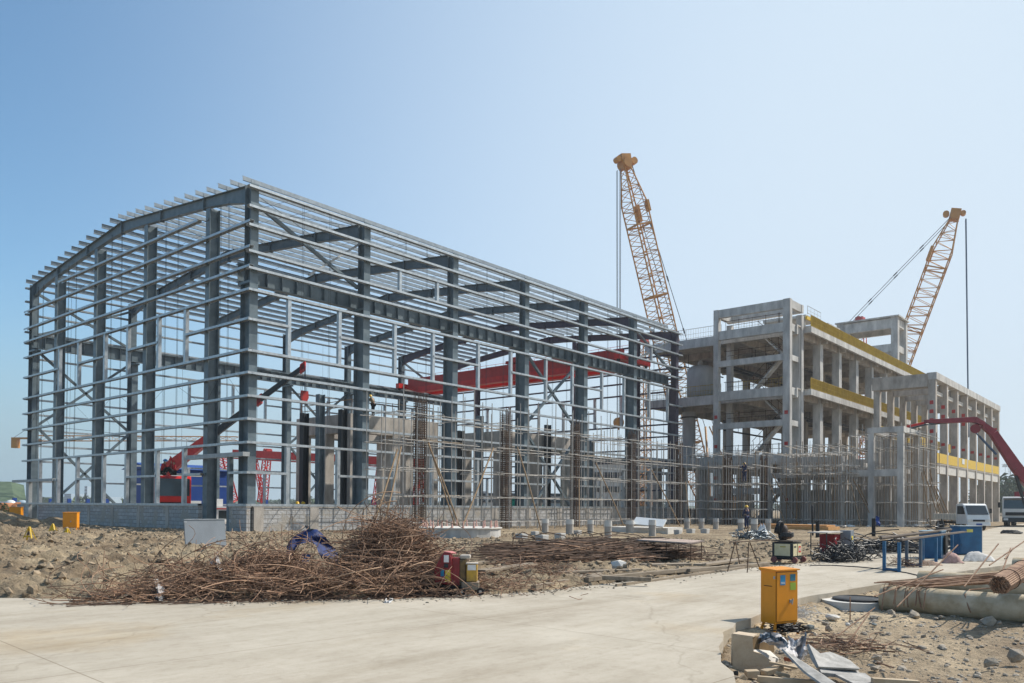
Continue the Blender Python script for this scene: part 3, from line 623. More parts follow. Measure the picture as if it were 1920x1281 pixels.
# ---------------------------------------------------------------- annex colonnade with yellow band
an = thing('concrete_colonnade', 'tall grey concrete colonnade with a bright yellow band between its piers', 'concrete colonnade', (64.3, -20, 0))
AX = [64.3+4.83*i for i in range(8)]
for y in (-20.0, -14.7):
    for i, x in enumerate(AX):
        obj('pier', MB().box(x-.3, x+.3, y-.3, y+(.38 if y < -19 else .3), -.2, 14.6), conc_dk, an)
for y in (-20.0, -14.7):
    obj('top_beam', MB().box(AX[0]-.35, AX[-1]+.35, y-.4, y+.5, 14.601, 15.3), conc, an)
obj('top_beam', MB().box(AX[0]-.5, AX[0]-.3, -19.59, -14.3, 13.9, 15.2), conc_dk, an)
for i, x in enumerate(AX): obj('cross_beam', MB().box(x-.2, x+.2, -19.55, -15.05, 13.8, 14.59), conc_dk, an)
for i in range(7):
    x0, x1 = AX[i]+.301, AX[i+1]-.301
    obj('band_beam', MB().box(x0, x1, -20.2, -19.75, 5.2, 6.1), conc_lt, an)
    obj('corbel_slab', MB().box(x0, x1, -20.28, -19.65, 6.101, 6.24), conc_dk, an)
    obj('yellow_panel', MB().box(x0+.02, x1-.02, -20.3, -20.26, 6.25, 7.25), yel_pt, an)
    obj('crane_beam', MB().box(x0, x1, -19.9, -19.7, 13.3, 13.7), conc_lt, an)
    for y in (-14.9,): obj('yellow_panel', MB().box(x0+.02, x1-.02, y, y+.04, 9.2, 10.3), must, an)
obj('notice', MB().box(AX[2]+1.9, AX[2]+3.1, -20.33, -20.302, 6.62, 7.2), white, an)
m = MB()
for i, x in enumerate(AX):
    for z in ((12.1, 11.2, 10.3, 9.2) if i == 0 else (12.1, 11.1) if i < 4 else (12.0,)): obj('anchor_plate', MB().box(x-.308, x-.301, -20.1, -19.75, z, z+.38), red_dk, an)
    obj('anchor_plate', MB().box(x-.309, x-.301, -20.1, -19.75, 8.2, 8.5), red_dk, an)
# ---------------------------------------------------------------- low new frame among the scaffolds
lf = thing('low_concrete_frame', 'low grey concrete frame of square columns standing among the scaffolding', 'concrete frame', (50, -12, 0))
cols_ = [(50, -9.0, 6.3), (50, -12.6, 6.3), (56, -12.6, 6.3), (56, -9, 6.3), (50, -15.6, 6.3), (50, -18.3, 8.7), (50, -20.7, 8.7), (55, -18.3, 8.7), (55, -20.7, 8.7), (56, -15.6, 6.3)]
for x, y, h in cols_: obj('column', MB().box(x-.24, x+.24, y-.24, y+.24, -.2, h-.5), conc, lf)
for z in (6.3, 4.9): obj('beam', MB().box(49.72, 50.28, -15.9, -8.7, z-.5, z-.001), conc, lf); obj('beam', MB().box(55.72, 56.28, -15.9, -8.7, z-.5, z-.001), conc, lf)
obj('beam', MB().box(49.72, 50.28, -21, -18.0, 8.2, 8.7), conc, lf); obj('beam', MB().box(54.72, 55.28, -21, -18.0, 8.2, 8.7), conc, lf)
obj('beam', MB().box(50.29, 54.71, -20.9, -20.5, 8.2, 8.69), conc, lf); obj('beam', MB().box(50.29, 54.71, -18.5, -18.1, 8.2, 8.69), conc, lf); obj('beam', MB().box(49.72, 50.28, -20.5, -16.0, 4.4, 5.0), conc, lf)
obj('slab', MB().box(50.3, 55.7, -15.8, -8.8, 4.75, 4.9), conc_dk, lf)
obj('infill_wall', MB().box(56.3, 56.5, -20.5, -8.7, -.2, 3.4), conc, lf)
# ---------------------------------------------------------------- tanks on the decks
def tank(loc, r, h, label, dome=.8, n='storage_tank'):
    t = thing(n, label, 'tank', loc, group='vessels in the concrete building')
    m = MB().lathe(loc, [(.05, -.5), (r*.5, -.42), (r, 0), (r, h), (r*.93, h+dome*.45), (r*.7, h+dome*.8), (r*.3, h+dome), (.01, h+dome*1.03)], 28)
    obj('shell', m, sil_tank, t, smooth=True)
    m = MB().cyl((loc[0], loc[1], loc[2]+h+dome), .18, .55, 10); m.cyl((loc[0]-.6, loc[1], loc[2]+h+dome*.75), .1, .5, 8)
    obj('nozzle', m, sil_tank, t)
    for a in range(4): obj('leg', MB().box(loc[0]+math.cos(a*1.57)*r*.8-.1, loc[0]+math.cos(a*1.57)*r*.8+.1, loc[1]+math.sin(a*1.57)*r*.8-.1, loc[1]+math.sin(a*1.57)*r*.8+.1, loc[2]-.8, loc[2]-.0), sil_tank, t)
    return t
tank((59.5, 3.1, 14.35), 1.6, 2.75, 'big domed grey steel tank on the middle deck between hall and stair tower')
t_ = thing('pipe_column', 'slim vertical grey steel vessel below the middle deck beside the stair tower', 'vessel', (59.5, 4.6, 7.0), group='vessels in the concrete building')
obj('shell', MB().cyl((59.5, 4.6, 7.0), .75, 5.6, 24), sil_tank, t_, smooth=False); obj('flange', MB().cyl((59.5, 4.6, 11.9), 1.0, .12, 24), steel_dk, t_)
for k, (x, y, lb) in enumerate(((80.5, -5.2, 'left horizontal grey tank lying on the middle deck behind the columns'), (87.5, -5.4, 'right horizontal grey tank lying on the middle deck behind the columns'))):
    t_ = thing('horizontal_tank', lb, 'tank', (x, y, 13.75), group='vessels in the concrete building')
    pr_ = [(.02, 0), (.6, .08), (1.05, .4), (1.2, .9), (1.2, 4.2), (1.05, 4.7), (.6, 5.0), (.02, 5.1)]
    m = MB(); n_ = 24; vs = [(x+z_-2.5, y+r_*math.cos(2*math.pi*j/n_), 15.3+r_*math.sin(2*math.pi*j/n_)) for r_, z_ in pr_ for j in range(n_)]
    m.add(vs, [(i*n_+j, i*n_+(j+1) % n_, (i+1)*n_+(j+1) % n_, (i+1)*n_+j) for i in range(len(pr_)-1) for j in range(n_)])
    obj('shell', m, sil_tank, t_, smooth=True)
    for dx in (-1.4, 1.4): obj('saddle', MB().box(x+dx-.15, x+dx+.15, y-.8, y+.8, 13.751, 14.5), sil_tank, t_)
# pipework hanging in the storeys
m = MB()
for k in range(14):
    y = rng.uniform(-7, 5); z = (13.75 if k % 2 else 20.15)-rng.uniform(1.1, 2.6); x0 = rng.uniform(58, 80)
    m.tube([(x0, y, z), (x0+rng.uniform(6, 20), y, z)], rng.uniform(.05, .16), 8)
    m.tube([(x0+1, y, z), (x0+1, y, z+1.5)], .03, 4); m.tube([(x0+4, y, z), (x0+4, y, z+1.5)], .03, 4)
obj('pipework', m, steel_dk, cb)
# ---------------------------------------------------------------- lattice cranes
def lattice(m, a, b, w0, w1, n_, rc=.09, rb=.045, sidev=None, taper=0):
    a = V(a); b = V(b); d, s_, u = frame(a, b) if sidev is None else (None, None, None)
    if sidev is not None:
        d = (b-a).normalized(); s_ = (V(sidev)-d*V(sidev).dot(d)).normalized(); u = s_.cross(d)
    def q(t):
        w_ = w0+(w1-w0)*t
        if taper: w_ *= min(1, .35+t*n_/taper*.65, .35+(1-t)*n_/taper*.65)
        p = a.lerp(b, t); return [p+s_*sx*w_/2+u*sy*w_/2 for sx, sy in ((-1, -1), (1, -1), (1, 1), (-1, 1))]
    Q = [q(i/n_) for i in range(n_+1)]
    for c in range(4): m.tube([Q[i][c] for i in range(n_+1)], rc, 5)
    for i in range(n_):
        for c in range(4):
            e = (c+1) % 4
            if i % 2: m.tube([Q[i][c], Q[i+1][e]], rb, 4, caps=False)
            else: m.tube([Q[i][e], Q[i+1][c]], rb, 4, caps=False)
            if i % 4 == 0: m.tube([Q[i][c], Q[i][e]], rb, 4, caps=False)
    return Q
def crawler(label, tip, foot, base_dir, pend_px, rope_px, rope_end, rope_m, grp='yellow lattice boom crawler cranes', hook=True, w_=2.3):
    base = V((foot.x, foot.y, 0)); t = thing('crawler_crane', label, 'crawler crane', base, group=grp)
    d = V(base_dir).normalized(); s_ = V((-d.y, d.x, 0))
    m = MB(); n_ = 64; Q = lattice(m, foot, tip, w_, w_, n_, .115, .055, sidev=s_, taper=7)
    bo = obj('boom', m, yel, t)
    m = MB()
    for f_ in (.2, .42, .63, .84):
        q = Q[int(n_*f_)]; p = sum(q, V())/4; r_ = (tip-foot).to_track_quat('Z', 'Y').to_matrix()
        for c in range(4): m.beam(q[c], q[(c+1) % 4], .22, .22)
    obj('joint_frame', m, yel, bo)
    q = Q[int(n_*.9)]; obj('access_platform', MB().beam(q[0], Q[int(n_*.85)][0], 1.0, .5), yel, bo); obj('access_platform', MB().beam(q[1], Q[int(n_*.86)][1], .7, .4), yel, bo)
    ax = (tip-foot).normalized()
    m = MB().cyl(tip-s_*1.0+ax*.2, .75, 2.0, 14, axis=s_).beam(tip-ax*.6, tip+ax*1.6-d*.2, 1.7, 1.3, s_).cyl(tip+ax*.9-d*1.7-s_*.5, .55, 1.0, 12, axis=s_).cyl(tip+ax*.6+d*1.2-s_*.5, .45, 1.0, 12, axis=s_)
    obj('boom_head', m, yel, bo)
    m = MB(); gan = V((pend_px.x, pend_px.y, pend_px.z))
    for k in (-1, 1): m.tube([tip-d*.6+s_*k*.9, gan+s_*k*1.1], .055, 5)
    for f_ in (.2, .4, .6, .8):
        for k in (-1, 1):
            p = (tip-d*.6+s_*k*.9).lerp(gan+s_*k*1.1, f_); m.tube([p, p+(gan-tip).normalized()*.9], .12, 5)
    obj('pendant_rope', m, rope, t)
    m = MB()
    for k in (-.55, -.3, .3, .55): m.tube([V(rope_px)+s_*k, V(rope_end)+s_*k*.8], .045 if rope_m is rope else .12, 4)
    obj('hoist_rope', m, rope_m, t)
    if hook:
        e = V(rope_end); obj('hook_block', MB().cyl(e-s_*.35-V((0, 0, .5)), .75, .7, 14, axis=s_).cyl(e-V((0, 0, 1.6)), .16, .8, 8), yel, t)
    b0 = base-d*0.0
    up_ = obj('upper_body', MB().cbox(b0-d*3.5+V((0, 0, 2.4)), (8, 3.2, 2.0), Matrix.Rotation(math.atan2(d.y, d.x), 3, 'Z')), yel, t)
    obj('counterweight', MB().cbox(b0-d*7.8+V((0, 0, 2.6)), (1.4, 4, 2.4), Matrix.Rotation(math.atan2(d.y, d.x), 3, 'Z')), steel_dk, up_)
    obj('cab', MB().cbox(b0+d*.8+s_*2.2+V((0, 0, 2.3)), (2, 1.1, 1.9), Matrix.Rotation(math.atan2(d.y, d.x), 3, 'Z')), glass, up_)
    obj('mast', MB().tube([b0-d*2+s_*.9+V((0, 0, 3)), gan+s_*1.0], .2, 6).tube([b0-d*2-s_*.9+V((0, 0, 3)), gan-s_*1.0], .2, 6).tube([gan, b0-d*7.5+V((0, 0, 3.6))], .12, 5), yel, t)
    for k in (-1, 1): obj('crawler_track', MB().cbox(b0-d*2.5+s_*k*2.6+V((0, 0, .65)), (8.5, 1.1, 1.3), Matrix.Rotation(math.atan2(d.y, d.x), 3, 'Z')), black, t)
Z1 = 128
tip1 = far(1172, 310, Z1-6); ft1 = far(1320, 958, Z1); ft1.z = 2.0
dr = (tip1-ft1); dr.z = 0
crawler('yellow lattice crawler crane whose boom leans left above the far end of the hall', tip1, ft1, dr, far(1330, 800, Z1+9), far(1160, 318, Z1-8), far(1160, 786, Z1-8), rope, w_=2.75)
Z2 = 158
tip2 = far(1790, 408, Z2-8); ft2 = far(1588, 958, Z2); ft2.z = 2.0
dr = (tip2-ft2); dr.z = 0
crawler('yellow lattice crawler crane whose boom leans right behind the concrete building', tip2, ft2, dr, far(1545, 655, Z2+7), far(1811, 412, Z2-9), far(1816, 820, Z2-9), rope_b, hook=False, w_=3.4)
# distant tower cranes
def tower_crane(label, mast_px, Z, jib_px, cj_px, zpx, m_, hz=None, cab=True, wdt=1.6):
    b = onz(mast_px, Z); top = far(mast_px, zpx, Z); t = thing('tower_crane', label, 'tower crane', b)
    m = MB(); lattice(m, b, top, wdt, wdt, max(12, int(top.z/2.5)), .09, .05); obj('mast', m, m_, t)
    m = MB(); e = far(jib_px, zpx+1, Z); lattice(m, top, e, wdt*.8, wdt*.6, max(14, int((e-top).length/2.2)), .08, .045); obj('jib', m, m_, t)
    c = far(cj_px, zpx, Z); obj('counter_jib', MB().beam(top, c, 1.3, .35), m_, t)
    obj('counterweight', MB().beam(c-V((0, 0, .3)), c.lerp(top, .28)-V((0, 0, .3)), 1.3, 2.2, off=(0, -.9)), m_, t)
    ap = top+V((0, 0, 3.2)); obj('apex', MB().tube([top, ap], .3, 5), m_, t)
    if cab: obj('cab', MB().cbox(top.lerp(e, .02)-V((0, 0, 1)), (1.5, 1.5, 1.8)), glass, t)
    m = MB().tube([ap, top.lerp(e, .65)], .05, 4).tube([ap, c], .05, 4); obj('tie_rope', m, rope, t)
    for f_ in (.45, .75): p = top.lerp(e, f_); obj('hoist_rope', MB().tube([p, p-V((0, 0, 4))], .05, 4), rope, t)
tower_crane('yellow tower crane with long thin jib seen through the left gable', 62, 190, 446, 24, 822, yel)
tower_crane('small yellow grey tower crane above the trees at the far right', 1899, 330, 1880, 1916, 872, galv_dull, wdt=1.8)
# red lattice masts far away
def red_mast(label, a, b, w_=1.5, n_=16, m_=red, head=True):
    t = thing('red_lattice_crane', label, 'lattice crane', V((a.x, a.y, 0)), group='red lattice cranes in the distance'); m = MB(); lattice(m, a, b, w_, w_*.8, n_, .11, .06); obj('boom', m, m_, t)
    obj('undercarriage', MB().cbox((a.x, a.y, .6), (3, 1.6, 1.2)), steel_dk, t)
    if head: obj('boom_head', MB().cbox(b, (w_*.9, w_*.7, w_*.5)).cyl(b-V((w_*.6, 0, 0)), w_*.28, w_*1.2, 10, axis=(1, 0, 0)), red_dk, t)
def lo(px, Z, z=2): p = onz(px, Z, z); return p
red_mast('red lattice boom leaning left behind the blue shed', lo(436, 120), far(417, 858, 118), 1.1, 12, head=False)
red_mast('short red lattice boom leaning right beyond the first side column', lo(492, 140), far(502, 845, 140), 1.2, 12)
red_mast('red lattice crane head peeping over the far stair tower roof', lo(1620, 178), far(1613, 600, 176), 2.2, 30, red)
red_mast('thin red and yellow lattice mast behind the last side columns', lo(1211, 150), far(1208, 640, 150), 1.6, 30, yel)
# red gantry crane behind the hall
gt = thing('gantry_crane', 'red gantry crane with lattice legs standing behind the hall', 'gantry crane', onz(640, 120))
obj('girder', MB().beam(far(440, 852, 130), far(806, 871, 112), 1.0, 1.5), red, gt)
for px, Z in ((478, 128), (712, 116), (786, 113)):
    m = MB(); p = far(px, 860+(px-478)*.035, Z); b = onz(px, Z)
    lattice(m, b+V((2, 0, 0)), p, 0.6, .5, 12, .07, .04); lattice(m, b+V((-2, -1, 0)), p, 0.6, .5, 12, .07, .04); obj('leg', m, red, gt)
# ---------------------------------------------------------------- background
bs = thing('blue_shed', 'blue sheet metal site shed standing behind the hall', 'shed', onz(380, 84))
a = at(352, 945, y=42.0); b = at(425, 945, y=42.0); x0, x1 = a.x-4, b.x
obj('wall', MB().box(x0, x1, 42, 48, 0, 5.2), blue_sh, bs); obj('roof', MB().prism([(x0-.3, 41.7, 5.21), (x0-.3, 48.3, 5.21), (x0-.3, 45, 5.9)], (x1-x0+.6, 0, 0)), blue_sh, bs)
obj('white_trim', MB().box(x0, x1-3, 41.97, 41.99, 4.5, 4.8).box(x0, x1-3, 41.97, 41.99, 1.6, 1.9), white, bs)
wh = thing('site_hut', 'small white site hut with dark windows and an outdoor unit on its roof', 'hut', at(425, 965, z=0))
p = at(424, 965, y=24.0); obj('wall', MB().box(p.x-1.2, p.x+2.0, 24, 27, .02, 1.35), white, wh); obj('window', MB().box(p.x-.7, p.x+.5, 23.97, 23.995, .3, 1.0), glass, wh); obj('red_stripe', MB().box(p.x-1.2, p.x+2.0, 23.97, 23.99, 1.1, 1.2), red, wh)
obj('outdoor_unit', MB().box(p.x-1.1, p.x-.2, 24.2, 24.6, 1.36, 2.0), white, wh)
hk = bpy.data.materials.new
# grassy bank with netting, white boundary fence, terracotta pipes, domes
bank = tag(obj('green_bank', MB().add([tuple(far(px, 950, Z))[:2]+(z,) for px, Z, z in ((-700, 150, 0), (30, 170, 0), (52, 175, 0), (-700, 190, 7.5), (20, 205, 7.0), (44, 215, 6.4), (-700, 300, 7.5), (20, 300, 7.0), (40, 300, 0))], [(0, 1, 4, 3), (1, 2, 5, 4), (3, 4, 7, 6), (4, 5, 8, 7)]), hillg), 'green grassy bank under netting at the far left edge', 'bank'); bank['kind'] = 'structure'
for k_, (nm, x0, x1, lb) in enumerate((('site_fence', -420, 60, 'pale blue hoarding with blue posts at the far left'), ('site_fence', 95, 700, 'thin pale railing with blue posts beyond the hall floor'))):
    t = thing('site_fence', lb, 'fence', onz(x0, 120), group='hoardings round the site')
    a, b = onz(x0, 130), onz(x1, 118)
    obj('panel', MB().beam(a+V((0, 0, .9)), b+V((0, 0, .9)), .06, 1.7 if k_ == 0 else .5), white if k_ == 0 else galv_dull, t)
    n_ = 16
    for i in range(n_+1): p = a.lerp(b, i/n_); obj('post', MB().box(p.x-.25, p.x+.25, p.y-.25, p.y+.25, 0, 2.3), blue_sh, t)
p = onz(10, 88); t = thing('terracotta_pipe', 'large terracotta pipe lying on its side at the far left', 'pipe', p)
d_ = V(rt).normalized(); d_.z = 0; m = MB().cyl(p-d_*4+V((0, 0, .75)), .78, 5.6, 24, axis=d_); obj('pipe_body', m, terra, t, smooth=True); obj('pipe_collar', MB().cyl(p+d_*1.2+V((0, 0, .75)), .86, .4, 24, axis=d_), terra, t)
for k, (px, lb) in enumerate(((20, 'white domed tank top just right of the small conifers'), (42, 'grey blue domed tank top beside the last gable column'))):
    p = onz(px, 112); t = tag(obj('domed_tank', MB().lathe(p, [(.75, 0), (.75, 1.1), (.68, 1.5), (.5, 1.78), (.28, 1.92), (.01, 1.96)], 20), white if k == 0 else city, smooth=True, off=p), lb, 'tank', 'domed tanks at the far left')
for k, (px, lb) in enumerate(((2, 'small dark clipped conifer at the left picture edge'), (10, 'small dark clipped conifer in front of the terracotta pipe'))):
    p = onz(px, 80); t = thing('conifer', lb, 'conifer', p, group='clipped conifers at the far left'); obj('trunk', MB().cyl(p, .06, .5, 6), wood_dk, t)
    m = MB()
    for _ in range(420):
        h_ = rng.uniform(.1, 1.45); rr = .42*(1-(h_/1.5)**3)*rng.uniform(.8, 1.05)+.02; a_ = rng.uniform(0, 6.28); c = V((p.x+rr*math.cos(a_), p.y+rr*math.sin(a_), p.z+h_)); e1 = V(rng.normal(0, .05, 3)); e2 = V(rng.normal(0, .05, 3)); m.add([c-e1, c+e1, c+e2], [(0, 1, 2)])
    obj('foliage', m, leafm, t)
# skyline, hills, trees
def block(name, px0, px1, pytop, Z, lb, cat, m_=city, dep=20, n_fl=6):
    a = onz(px0, Z); b = onz(px1, Z); top = far((px0+px1)/2, pytop, Z).z; d_ = (b-a); n_ = V((-d_.y, d_.x, 0)).normalized()*dep
    if n_.dot(V(fw)) < 0: n_ = -n_
    t = thing(name, lb, cat, a); obj('walls', MB().prism([a, b, b+n_, a+n_], (0, 0, top)), m_, t)
    for k in range(n_fl): z = top*(k+.55)/n_fl; obj('window_band', MB().prism([a.lerp(b, .06)-n_*.01+V((0, 0, z)), a.lerp(b, .94)-n_*.01+V((0, 0, z)), a.lerp(b, .94)+n_*.002+V((0, 0, z)), a.lerp(b, .06)+n_*.002+V((0, 0, z))], (0, 0, top/n_fl*.4)), glass, t)
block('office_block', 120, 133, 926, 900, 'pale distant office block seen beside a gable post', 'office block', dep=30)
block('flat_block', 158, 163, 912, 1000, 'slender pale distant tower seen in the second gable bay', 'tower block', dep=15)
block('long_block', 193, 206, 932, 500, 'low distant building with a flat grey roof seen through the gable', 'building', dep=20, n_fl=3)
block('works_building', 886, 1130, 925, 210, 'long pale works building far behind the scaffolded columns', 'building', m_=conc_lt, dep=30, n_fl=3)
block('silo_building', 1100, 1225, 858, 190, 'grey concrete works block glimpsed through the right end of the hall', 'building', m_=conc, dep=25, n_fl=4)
obj('far_hills', (lambda m: m.add([tuple(onz(px, 2300))[:2]+(z,) for px, z in [(x_, 5+12*abs(math.sin(x_*.0021+1))+4*math.sin(x_*.013)) for x_ in range(-900, 3000, 60)]]+[tuple(onz(px, 2250))[:2]+(-1,) for px in range(-900, 3000, 60)], [(i, i+1, 65+i+1, 65+i) for i in range(64)]))(MB()), hillg, kind='structure')
def leaf_mass(name, items, lb, cat, n_, size):
    m = MB()
    for _ in range(n_):
        x, y, z0, rr, hh = items[rng.integers(len(items))]
        v_ = rng.normal(0, 1, 3); v_ /= np.linalg.norm(v_); k = rng.uniform(.55, 1)**.5
        c = V((x+v_[0]*rr*k, y+v_[1]*rr*k, max(.1, z0+v_[2]*hh*k))); e1, e2 = V(rng.normal(0, size, 3)), V(rng.normal(0, size, 3)); m.add([c-e1, c+e2, c+e1], [(0, 1, 2)])
    return m
pr = []
for k in range(46):
    px = rng.uniform(1858, 2150); Z = rng.uniform(200, 300); p = onz(px, Z); pr.append((p.x, p.y, 4.5+1.5*rng.random(), 6, 4.8))
tag(obj('treeline', leaf_mass('treeline', pr, '', '', 26000, .55), leafm), 'far wooded rise of grey green trees behind the pump truck', 'wood', kind='stuff')
pr = []
for k in range(60):
    px = rng.uniform(-900, 1850); Z = rng.uniform(420, 640); p = onz(px, Z); pr.append((p.x, p.y, 2.2, 9, 3.0))
tag(obj('distant_treeline', leaf_mass('t', pr, '', '', 16000, 1.0), leafm), 'thin line of distant trees along the horizon', 'wood', kind='stuff')
# ---------------------------------------------------------------- equipment frames and posts inside the hall
def portal(label, x0, x1, y0, y1, h, nx, ny, beam=1.35, cw=.8):
    t = thing('concrete_portal', label, 'concrete frame', (x0, y0, 0), group='raw concrete frames inside the hall')
    for i, x in enumerate(np.linspace(x0+cw/2, x1-cw/2, nx)):
        for j, y in enumerate(np.linspace(y0+cw/2, y1-cw/2, ny)):
            if 0 < i < nx-1 and 0 < j < ny-1: continue
            obj('column', MB().box(x-cw/2, x+cw/2, y-cw/2, y+cw/2, 0, h-beam), conc_dk, t)
    for y in (y0, y1-cw): obj('beam', MB().box(x0-.01, x1+.01, y-.01, y+cw+.01, h-beam, h), conc_dk, t)
    for x in (x0, x1-cw): obj('beam', MB().box(x, x+cw, y0+cw+.01, y1-cw-.01, h-beam, h-.003), conc_dk, t)
    return t
portal('raw concrete portal frame nearest the gable with workers on its top', 12.4, 21.3, 6.9, 13.6, 8.25, 3, 3)
portal('raw concrete portal frame in the middle of the hall behind the rebar cages', 27.5, 37.5, 5.2, 10.5, 8.05, 3, 2)
for k, (px, py, X, lb) in enumerate(((571, 775, 10, 'black steel post standing at the left end of the first concrete frame'), (601, 740, 10.5, 'tall grey steel post just right of the black post'), (643, 768, 11.3, 'grey steel post against the first concrete frame beside a side column'),
                        (900, 780, 26.5, 'short grey steel post at the left of the second concrete frame'), (1027, 797, 33, 'grey steel post in front of the second concrete frame'), (836, 750, 21, 'dark steel post close behind the third side column'), (863, 808, 22.5, 'low dark steel post right of the third side column'), (1108, 826, 36.5, 'dark steel post behind the fifth side column'))):
    p = at(px, py, x=X); m = MB().ibeam((p.x, p.y, 0), (p.x, p.y, p.z), .45, .5, (1, 0, 0), .04, .03); t = thing('steel_post', lb, 'steel post', (p.x, p.y, 0), group='loose steel posts inside the hall')
    obj('shaft', m, steel if k % 2 else steel_dk, t); obj('base_plate', MB().box(p.x-.4, p.x+.4, p.y-.4, p.y+.4, .021, .06), steel_dk, t)
# green netting heaps
for k, (px, w_, lb) in enumerate(((966, 2.4, 'small heap of green netting left of the fourth side column'), (1010, 4.0, 'big heap of green netting between the fourth side column and grey post'), (1043, 1.4, 'low scrap of green netting right of the grey post'))):
    p = at(px, 953, y=9+k); n_ = 12; m = MB(); vs = []
    for i in range(n_+1):
        for j in range(n_+1):
            u, v_ = i/n_*2-1, j/n_*2-1; h_ = max(0, 1-u*u*.9)*max(0, 1-v_*v_)*(2.4-.5*k)*rng.uniform(.75, 1.1); vs.append((p.x+u*w_/2, p.y+v_*1.2, .03+h_))
    m.add(vs, [(i*(n_+1)+j, (i+1)*(n_+1)+j, (i+1)*(n_+1)+j+1, i*(n_+1)+j+1) for i in range(n_) for j in range(n_)]); tag(obj('netting_heap', m, green, off=V((p.x, p.y, 0))), lb, 'netting', 'green netting heaps')
# ---------------------------------------------------------------- scaffolding
def scaffold(label, x0, x1, nx, y0, y1, ny, h, lv, planks=2, seed=0, props=0, wood_=.0):
    r_ = random.Random(seed); t = thing('scaffolding', label, 'scaffold', (x0, y0, 0), group='grey tube scaffolds')
    xs = [x0+(x1-x0)*i/(nx-1)+r_.uniform(-.1, .1) for i in range(nx)]; ys = [y0+(y1-y0)*j/(ny-1) for j in range(ny)]
    for x in xs:
        for y in ys:
            hh = h+r_.uniform(-1.1, .6); l_ = r_.uniform(-.05, .05)
            obj('upright', MB().tube([(x, y, -.05), (x+l_, y+r_.uniform(-.04, .04), hh)], .03, 5), bamboo if r_.random() < wood_ else scaf, t)
    for z in lv:
        for y in ys:
            a_, b_ = r_.uniform(.1, .7), r_.uniform(.1, .7); dz = r_.uniform(-.06, .06)
            obj('ledger', MB().tube([(x0-a_, y-.05, z+dz), ((x0+x1)/2, y-.05, z+r_.uniform(-.04, .04)), (x1+b_, y-.05, z-dz)], .024, 5), scaf, t)
        for x in xs[::3]:
            obj('ledger', MB().tube([(x+.05, y0-r_.uniform(.1, .5), z+.06), (x+.05, y1+r_.uniform(.1, .5), z+.06+r_.uniform(-.04, .04))], .027, 5), scaf, t)
    for k in range(planks):
        z = r_.choice(lv[1:]); x = r_.uniform(x0, x1-2.5); y = r_.choice(ys)
        obj('plank', MB().cbox((x+1.5, y+.2, z+.1), (3.4, .28, .05)), wood, t)
    for k in range(props):
        x = r_.uniform(x0, x1); s_ = r_.choice((-1, 1)); zt = r_.uniform(3.5, 5.5)
        obj('raking_prop', MB().tube([(x, y0, zt), (x+s_*r_.uniform(1.2, 2.6), y0-r_.uniform(1, 2.2), -.02)], .045, 6), bamboo, t)
    return t
L5 = [.5, 2.1, 3.7, 5.3, 6.9]
scaffold('grey tube scaffold in front of the hall, around the rebar cage nearest its corner', 6.4, 12.2, 7, -5.6, -2.4, 3, 8.3, L5, 2, 1, 1)
scaffold('grey tube scaffold in front of the hall, around the second rebar cage from its corner', 14.6, 20.6, 7, -5.6, -2.4, 3, 8.3, L5, 2, 2, 0)
scaffold('grey tube scaffold in front of the hall, around the third rebar cage from its corner', 22.8, 28.8, 7, -5.6, -2.4, 3, 8.2, L5, 2, 3, 1)
scaffold('long grey tube scaffold around the rebar cages at the far right of the hall', 30.5, 41.5, 12, -5.8, -2.2, 3, 7.6, L5, 4, 4, 1)
scaffold('wide grey tube scaffold filling the gap between hall and stair tower', 43.2, 50.5, 14, -10.5, -3.0, 6, 6.9, [.5, 1.4, 2.1, 3.7, 5.3, 6.5], 16, 5, 2, .25)
scaffold('grey tube scaffold before the foot of the stair tower', 46.5, 49.3, 5, -17.3, -11.5, 13, 6.6, [.5, 2.1, 3.7, 4.6, 5.3, 6.4], 10, 6, 3, .25)
scaffold('tall grey tube scaffold wrapped round the low new concrete frame', 50.6, 57, 9, -22.0, -16.4, 9, 8.6, [.5, 2.1, 3.7, 5.3, 6.9, 8.1], 18, 7, 5, .3)
scaffold('grey tube scaffold between the low new frame and the mustard railed decks', 50.8, 55.4, 6, -15.2, -10.2, 6, 7.6, [5.3, 6.6, 7.4], 14, 8, 0, .3)
scaffold('narrow grey tube scaffold against the first pier of the colonnade', 58.2, 63.2, 6, -20.8, -16.0, 4, 8.4, [.5, 2.3, 4.1, 5.9, 7.7], 8, 9, 2, .3)
def cage(x, y, h, label, par=None):
    t = thing('rebar_cage', label, 'rebar cage', (x, y, 0), group='upright column rebar cages')
    pts = [(x+a*.3, y+b*.24) for a in (-1, -.6, -.2, .2, .6, 1) for b in (-1, 1)]+[(x+a*.3, y+b*.24) for a in (-1, 1) for b in (-.33, .33)]
    for p in pts: obj('vertical_bar', MB().tube([(*p, -.1), (p[0]+random.uniform(-.03, .03), p[1], h+random.uniform(-.1, .5))], .022, 5), rust_dk, t)
    m = MB(); z = .2
    while z < h: m.tube([(x-.32, y-.26, z), (x+.32, y-.26, z), (x+.32, y+.26, z), (x-.32, y+.26, z), (x-.32, y-.26, z)], .014, 4, caps=False); z += .14
    obj('stirrups', m, rust_dk, t)
ords = ['nearest the hall corner', 'second from the hall corner', 'third from the hall corner', 'fourth from the hall corner', 'fifth from the hall corner']
for k in range(5): cage(9.2+8.1*k, -3.9, 8.0-.12*k, 'dark rusty rebar cage in the scaffold row before the hall, '+ords[k])
for k, (x, y, lb) in enumerate(((45, -7, 'left'), (47.5, -9.5, 'middle'), (48.6, -5.5, 'back'))): cage(x, y, 6.2, 'dark rusty rebar cage in the wide scaffold beside the hall end, the %s one' % lb)
